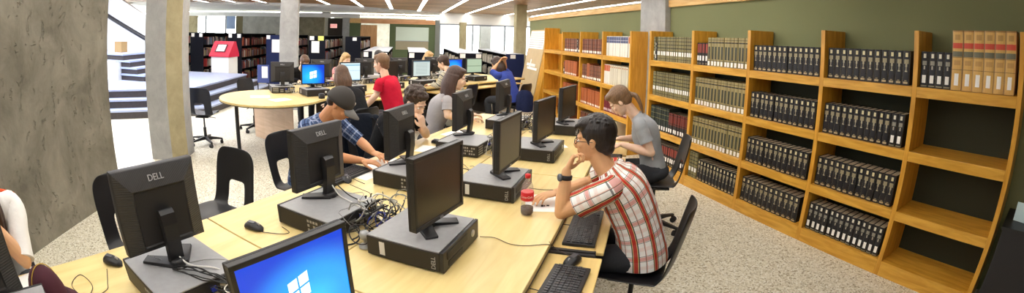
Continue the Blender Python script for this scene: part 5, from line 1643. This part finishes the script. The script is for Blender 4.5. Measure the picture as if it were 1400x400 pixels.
C_BPL = plaid('blue_plaid', '4d6186', [(0.0, 0.12, '20294a', .8), (0.4, 0.55, 'a9b8d6', .8), (0.7, 0.76, '1c2440', .8)], [(0.0, 0.12, '20294a', .7), (0.45, 0.6, 'b7c4de', .7)], 0.07, 0.07)
C_STR = plaid('stripe_top', 'c9c3ae', [(0.0, 0.0001, 'ffffff', 0)], [(0.0, 0.22, '4a5058', .85), (0.5, 0.62, '6f6a52', .7)], 0.1, 0.05)

w2h = math.atan2(N2.y, N2.x)
HR = TH + math.pi      # facing -v
HL = TH                # facing +v
# the person in the plaid shirt
def L2W(loc, rz, p):
    return Matrix.Translation(loc) @ Euler((0, 0, rz)).to_matrix().to_4x4() @ Vector(p)
PL = W(2.15, 0.06)
P, HX, A_, sh = person('person in a red and white plaid shirt and glasses, hand at the mouth', PL, HR, lean=8, bend=38, head=(4, -4, 0), hi=True, loose=1.10, side_lean=0,
    arms={'L': dict(elbow=(0.42, 0.15, 0.785), wrist=(0.41, 0.13, 1.00), dir=(-0.30, -0.45, 0.85), up=(0.9, 0, .35), curl=1.45, thumb=.8),
          'R': dict(elbow=(0.34, -0.27, 0.82), wrist=(0.50, -0.10, 0.775), dir=(.6, .7, 0), up=(0, 0, 1), curl=.5)}, shirt=C_PL, sk=SK_T, hair=('spiky', H_BLACK), scale=0.97, seat=0.45)
# glasses
g = M()
for s in (-1, 1):
    ring_ = [HX @ Vector((.094 + .002 * math.cos(q), s * .032 + .022 * math.cos(q), .0 + .015 * math.sin(q))) for q in [2 * math.pi * k / 16 for k in range(16)]]
    g.tube(ring_, 0.0016, 6, closed=True, caps=False)
    g.tube([HX @ Vector(p) for p in ((.092, s * .054, .004), (.05, s * .080, .006), (-.005, s * .086, .004))], 0.0017, 6)
g.tube([HX @ Vector(p) for p in ((.096, -.011, .004), (.100, 0, .007), (.096, .011, .004))], 0.0016, 6)
obj('glasses', g, [mat('glasses_dark', '2a1a18', .3)], P)
# watch on the left wrist
el, wr = A_[1][0], A_[1][1]
ax = (wr - el).normalized(); wc = el.lerp(wr, 0.86)
q_ = ax.to_track_quat('Z', 'Y').to_matrix().to_4x4()
X = Matrix.Translation(wc) @ q_
m = M().lathe([(0.0275, -0.012), (0.0315, -0.010), (0.0315, 0.010), (0.0275, 0.012)], 20, 0, (0, 0, 0), True, X)
wt = obj('watch_strap', m, [mat('watch_black', '17171a', .5)], P)
cdir = (Vector((0.75, 0.65, 0)) - ax * Vector((0.75, 0.65, 0)).dot(ax)).normalized()
qf = cdir.to_track_quat('Z', 'Y').to_matrix().to_4x4()
obj('watch_face', M().lathe([(0, 0.028), (0.019, 0.028), (0.019, 0.038), (0.016, 0.04), (0, 0.04)], 20, 0, (0, 0, 0), True, Matrix.Translation(wc) @ qf), [mat('watch_steel', '6a6e74', .3, metal=.6)], wt)

# the woman near the bookcases
person('woman in a grey t-shirt looking down, brown hair in a loose ponytail, beside the bookcases', W(3.64, 0.12), HR + R(4), lean=8, bend=28, head=(42, 0, 0), hi=True, female=True, scale=0.97,
    arms={'L': dict(elbow=(0.05, 0.21, 0.76), wrist=(0.28, 0.12, 0.78), dir=(1, -.3, -.05), curl=.6), 'R': dict(elbow=(0.08, -0.24, 0.78), wrist=(0.30, -0.1, 0.78), dir=(1, .3, 0), curl=.6)},
    shirt=cloth('grey_tee', 'a3a7ab'), sk=SK_P, hair=('pony', H_LBROWN), seat=0.47)
# capped person
person('person in a dark grey baseball cap and blue plaid shirt bent over the desk', W(2.33, -2.36), HL + R(6), lean=10, bend=28, head=(38, 12, 0), hi=True,
    arms={'L': dict(elbow=(0.36, 0.24, 0.83), wrist=(0.56, 0.10, 0.775), dir=(.9, -.4, 0), curl=.4), 'R': dict(elbow=(0.34, -0.24, 0.83), wrist=(0.60, -0.12, 0.775), dir=(1, .1, 0), curl=.5)},
    shirt=C_BPL, sleeve='elbow', sk=SK_M, hair=('cap', H_DARK))
# curly-haired person
person('person with curly dark hair and black t-shirt resting the forehead on a raised hand', W(3.16, -2.20), HL - R(14), lean=18, bend=34, head=(30, 4, 0), hi=True,
    arms={'R': dict(elbow=(0.40, -0.22, 0.785), wrist=(0.46, -0.10, 0.965), dir=(-.25, .45, .8), up=(.8, 0, .4), curl=1.2, thumb=.7), 'L': dict(elbow=(0.36, 0.2, 0.785), wrist=(0.50, 0.02, 0.90), dir=(0, -.3, .9), up=(.9, 0, .2), curl=1.3)},
    shirt=cloth('black_tee', '1a1a1d'), sk=SK_P, hair=('curly', H_DARK))
# brown-haired woman
person('woman with long dark brown hair and a light grey top among the seated people', W(4.02, -2.16), HL + R(32), lean=12, bend=20, head=(12, -6, 0), hi=True, female=True,
    arms={'R': dict(elbow=(0.16, -0.22, 0.84), wrist=(0.40, -0.12, 0.785), dir=(1, .1, -.05), curl=.5), 'L': dict(elbow=(0.14, 0.22, 0.84), wrist=(0.42, 0.08, 0.785), dir=(1, 0, 0), curl=.5)},
    shirt=cloth('light_grey_top', 'a9a5a6'), sk=SK_P, hair=('verylong', H_RED))
# person in blue, hands to the head
person('person in a blue long-sleeved shirt holding both hands to the head', (-7.4, 1.9, 0), w2h + R(4), lean=14, bend=26, head=(25, 0, 0), hi=False,
    arms={'R': dict(elbow=(0.30, -0.20, 1.05), wrist=(0.22, -0.06, 1.23), dir=(-.5, .5, .6), up=(.4, -.5, .5), curl=.7), 'L': dict(elbow=(0.34, 0.16, 1.03), wrist=(0.26, 0.05, 1.2), dir=(-.4, -.3, .8), up=(.8, .3, .3), curl=.7)},
    shirt=cloth('royal_blue', '3c4d9c'), sleeve='elbow', sk=SK_T, hair=('long', H_DARK))
# dark hooded person, seen from behind

person('person with brown hair and a black hooded jacket seen from behind', (-4.95, -0.5, 0), w2h + R(6), lean=16, bend=34, head=(12, -8, 0),
    shirt=cloth('black_hoodie', '1d1d20'), sleeve='long', sk=SK_P, hair=('bob', H_BROWN), arms={'L': dict(wrist=(.42, .14, .79)), 'R': dict(wrist=(.42, -.14, .79))})
# red shirt
person('person in a bright red t-shirt turned sideways with one arm on a chair back', (-5.75, -0.10, 0), w2h + R(22), lean=12, bend=12, head=(8, 6, 0), scale=1.04, hi=True, seat=.47,
    arms={'L': dict(elbow=(0.18, 0.22, 0.86), wrist=(0.36, 0.26, 0.66), dir=(.6, .2, -.5), curl=.5), 'R': dict(elbow=(0.2, -0.2, 0.86), wrist=(0.42, -0.08, 0.79), dir=(1, 0, -.1), curl=.4)},
    shirt=cloth('bright_red', 'c81e38'), sk=SK_P, hair=('short', H_LBROWN), pants=cloth('charcoal_trousers', '3e4044'))
person('person in a cream and dark striped top with short brown hair', (-7.3, 0.93, 0), w2h + R(10), lean=14, bend=20, head=(22, 20, 0),
    shirt=C_STR, sleeve='long', sk=SK_P, hair=('short', H_DARK), arms={'L': dict(wrist=(.46, .12, .79)), 'R': dict(wrist=(.46, -.12, .79))})
# people on the far side, facing the camera
hf = w2h + math.pi
person('person in black half hidden behind the small blue desktop screen', W2(-0.26, 1.9), hf, lean=16, bend=30, head=(34, 0, 0), shirt=cloth('black_tee', '1a1a1d'), sleeve='long', sk=SK_P, hair=('short', H_BROWN), arms={'L': dict(wrist=(.4, .12, .79)), 'R': dict(wrist=(.4, -.12, .79))})
person('fair-haired person in pink between the two small screens', W2(0.62, 1.9), hf + R(10), lean=14, bend=34, head=(14, -10, 0), female=True, shirt=cloth('pink_top', 'd08f8c'), sk=SK_P, hair=('long', H_BLOND), arms={'L': dict(wrist=(.4, .12, .79)), 'R': dict(wrist=(.4, -.12, .79))})
person('dark-haired person in white facing the red-shirted one', W2(1.5, 1.98), hf + R(20), lean=14, bend=24, head=(8, 0, 0), shirt=cloth('white_top', 'd9d9dc'), sleeve='long', sk=SK_P, hair=('short', H_BLACK), arms={'L': dict(elbow=(.28, .18, .82), wrist=(.27, .04, 1.02), dir=(-.3, -.2, .8), up=(.8, 0, .3), curl=1.2), 'R': dict(wrist=(.4, -.12, .79))})
person('fair-haired person in a cream top behind the grey text page', W2(2.84, 1.9), hf + R(10), lean=16, bend=26, head=(18, 0, 0), female=True, shirt=cloth('cream_top', 'dccfb8'), sleeve='long', sk=SK_P, hair=('long', H_BLOND), arms={'L': dict(wrist=(.4, .12, .79)), 'R': dict(wrist=(.4, -.12, .79))})
# person cut by the edge of the view next to the pillar
PE, HXe, AE, SE = person('person in a white top cut by the view edge, head on hand', W(-0.22, -2.27), HL + R(0), lean=16, bend=34, head=(30, 10, 0), hi=True,
    arms={'L': dict(elbow=(0.39, 0.16, 0.785), wrist=(0.40, 0.02, 0.985), dir=(-.2, -.3, .85), up=(.8, 0, .3), curl=.9, thumb=.6), 'R': dict(elbow=(0.36, -.25, .785), wrist=(.5, -.1, .80), dir=(.7, .5, 0), curl=.5)},
    shirt=cloth('white_tee', 'eceae6'), sk=SK_T, hair=('long', H_DARK), sleeve='elbow')

obj('orange_stripe', M().tube(smooth([SE[1] + Vector(p) for p in ((-.03, -.13, .07), (-.02, -.08, .075), (-.01, -.03, .068), (0, .02, .055))]), .012, 8), [cloth('orange_trim', 'd2512c')], PE)
# chairs under people
chair(W(2.10, 0.035), ROT_R + R(-8), 'black swivel chair carrying the person in the plaid shirt')
chair(W(3.64, 0.15), ROT_R + R(4), 'black swivel chair carrying the woman in the grey t-shirt')
chair(W(2.33, -2.40), ROT_L + R(6), 'black swivel chair carrying the person in the cap')
chair(W(3.16, -2.24), ROT_L - R(14), 'black swivel chair carrying the curly-haired person, dark jacket over it')
chair(W(4.02, -2.2), ROT_L + R(32), 'black swivel chair carrying the brown-haired woman in grey')
chair((-7.37, 1.93, 0), w2h - R(90) + R(4), 'black swivel chair carrying the person in blue')
chair(W(-0.22, -2.31), ROT_L, 'black swivel chair carrying the person cut by the edge of the view')
chair((-4.86, -0.58, 0), w2h - R(90) + R(6), 'black swivel chair carrying the person in the black hooded jacket')
chair((-5.72, -0.06, 0), w2h - R(90) + R(22), 'black swivel chair carrying the person in the red t-shirt')
chair((-7.27, 0.96, 0), w2h - R(90) + R(10), 'black swivel chair carrying the person in the striped top')

# maroon cap on the desk
mc = thing('baseball_cap', 'maroon cap with a yellow seam lying on the desk at the view edge', 'cap', W(0.0, -1.63, ZD), TH + R(60))
m = M()
rs = []
N = 28
for a_ in (90, 80, 68, 54, 40, 26, 13, 3):
    q0 = R(a_)
    rs.append([Vector((.098 * math.sin(q0) * math.cos(q), .082 * math.sin(q0) * math.sin(q), .002 + .125 * math.cos(q0))) for q in [2 * math.pi * k / N for k in range(N)]])
m.rings(rs, 0)
obj('crown', m, [mat('maroon_cloth', '431423', 0.85, bump=(60, .2, .002))], mc)
m = M()
rs = []
for t in range(9):
    u_ = -1 + 2 * t / 8
    y = .074 * u_; x0 = .055 + .03 * (1 - u_ * u_); x1 = x0 + .07 * math.sqrt(max(.05, 1 - u_ * u_ * .9))
    rs.append([Vector(p) for p in ((x0, y, .012), (x1, y, .006), (x1, y, .001), (x0, y, .006))])
m.rings(rs, 0)
obj('brim', m, [mat('maroon_cloth', '431423', 0.85)], mc)
obj('yellow_seam', M().tube([Vector((.101 * math.sin(R(a_)) * .5, .084 * math.sin(R(a_)) * .87, .004 + .127 * math.cos(R(a_)))) for a_ in range(-80, 81, 10)], .0022, 6), [mat('seam_yellow', 'c9a23a', .6)], mc)

# jacket hung on the curly-haired person's chair
jk = M()
rs = []
for i, (z, w, d, off) in enumerate([(0.34, .20, .05, -.30), (0.45, .22, .07, -.31), (0.6, .235, .075, -.32), (0.75, .23, .07, -.33), (0.84, .20, .055, -.335), (0.885, .15, .04, -.33), (0.895, .06, .02, -.325)]):
    rs.append([Vector((off + d * math.cos(q) * (1 + .12 * math.sin(5 * q + i)), w * math.sin(q) * (1 + .06 * math.sin(4 * q + i)), z)) for q in [2 * math.pi * k / 32 for k in range(32)]])
jk.rings(rs, 0)
seg_tube(jk, [(-.32, .2, .82), (-.33, .25, .68), (-.31, .26, .5), (-.30, .25, .36)], [.05, .055, .05, .045], 12, 4)
seg_tube(jk, [(-.32, -.2, .82), (-.33, -.25, .68), (-.31, -.26, .5), (-.30, -.25, .36)], [.05, .055, .05, .045], 12, 4)
tag(obj('jacket', jk, [cloth('navy_jacket', '161b26')], loc=W(3.16, -2.20), rot=HL - R(14)), 'dark navy jacket hanging over the chair back of the curly-haired person', 'jacket')
# black bag on the floor behind the plaid chair
bg_ = M()
rs = []
for z, w, d in ((.0, .17, .11), (.03, .2, .13), (.14, .21, .14), (.26, .19, .12), (.33, .14, .09), (.36, .07, .05)):
    rs.append([Vector((w * math.cos(q) * (1 + .07 * math.sin(6 * q + z * 20)), d * math.sin(q) * (1 + .07 * math.sin(5 * q)), z)) for q in [2 * math.pi * k / 28 for k in range(28)]])
bg_.rings(rs, 0)
bb = tag(obj('backpack', bg_, [cloth('black_bag', '121214')], loc=W(1.62, 0.46), rot=.5), 'black backpack on the floor behind the plaid-shirted person', 'bag')
obj('strap', M().tube(smooth([(.1, .1, .3), (.19, .13, .2), (.16, .16, .08)]), .014, 8), [cloth('black_bag', '121214')], bb)
bb2 = tag(obj('backpack', bg_, [cloth('navy_bag', '1a2140')], loc=(-7.04, 2.02, 0.40), rot=.9), 'dark backpack hung on the chair back of the person in blue', 'bag')
bb2.scale = (0.75, 0.75, 1.0)
# black cabinet at the right edge
kb = thing('cabinet', 'black cabinet cut by the edge of the view past the end bookcase', 'cabinet', (-0.12, 3.0, 0))
obj('body', M().box(-0.05, 0.7, 0, 0.4, 0.0, 0.62), [M_BLK2], kb, bevel=0.004)
obj('top', M().box(-0.06, 0.71, -0.01, 0.405, 0.62, 0.64), [M_BLK], kb)
tag(obj('paper_sheet', M().box(-0.0, 0.16, 0.0, 0.004, 0, 0.12), [mat('cyan_white', 'cfe6e8', .6)], loc=(-0.11, 3.16, 0.642), rot=R(-8)), 'small pale card standing on the black cabinet', 'card')
# ------------------------------------------------------------------ light
wd = bpy.data.worlds.new('daylight'); sc.world = wd; wd.use_nodes = True
bg = wd.node_tree.nodes['Background']
bg.inputs['Color'].default_value = (0.93, 0.96, 1.0, 1); bg.inputs['Strength'].default_value = 5.0
sc.view_settings.view_transform = 'Standard'
sc.view_settings.look = 'None'
sc.view_settings.exposure = 0.55
sc.view_settings.gamma = 1.0
sc.view_settings.use_curve_mapping = False
sc.cycles.use_denoising = True
sc.cycles.max_bounces = 7
sc.cycles.diffuse_bounces = 4
sc.cycles.sample_clamp_indirect = 8
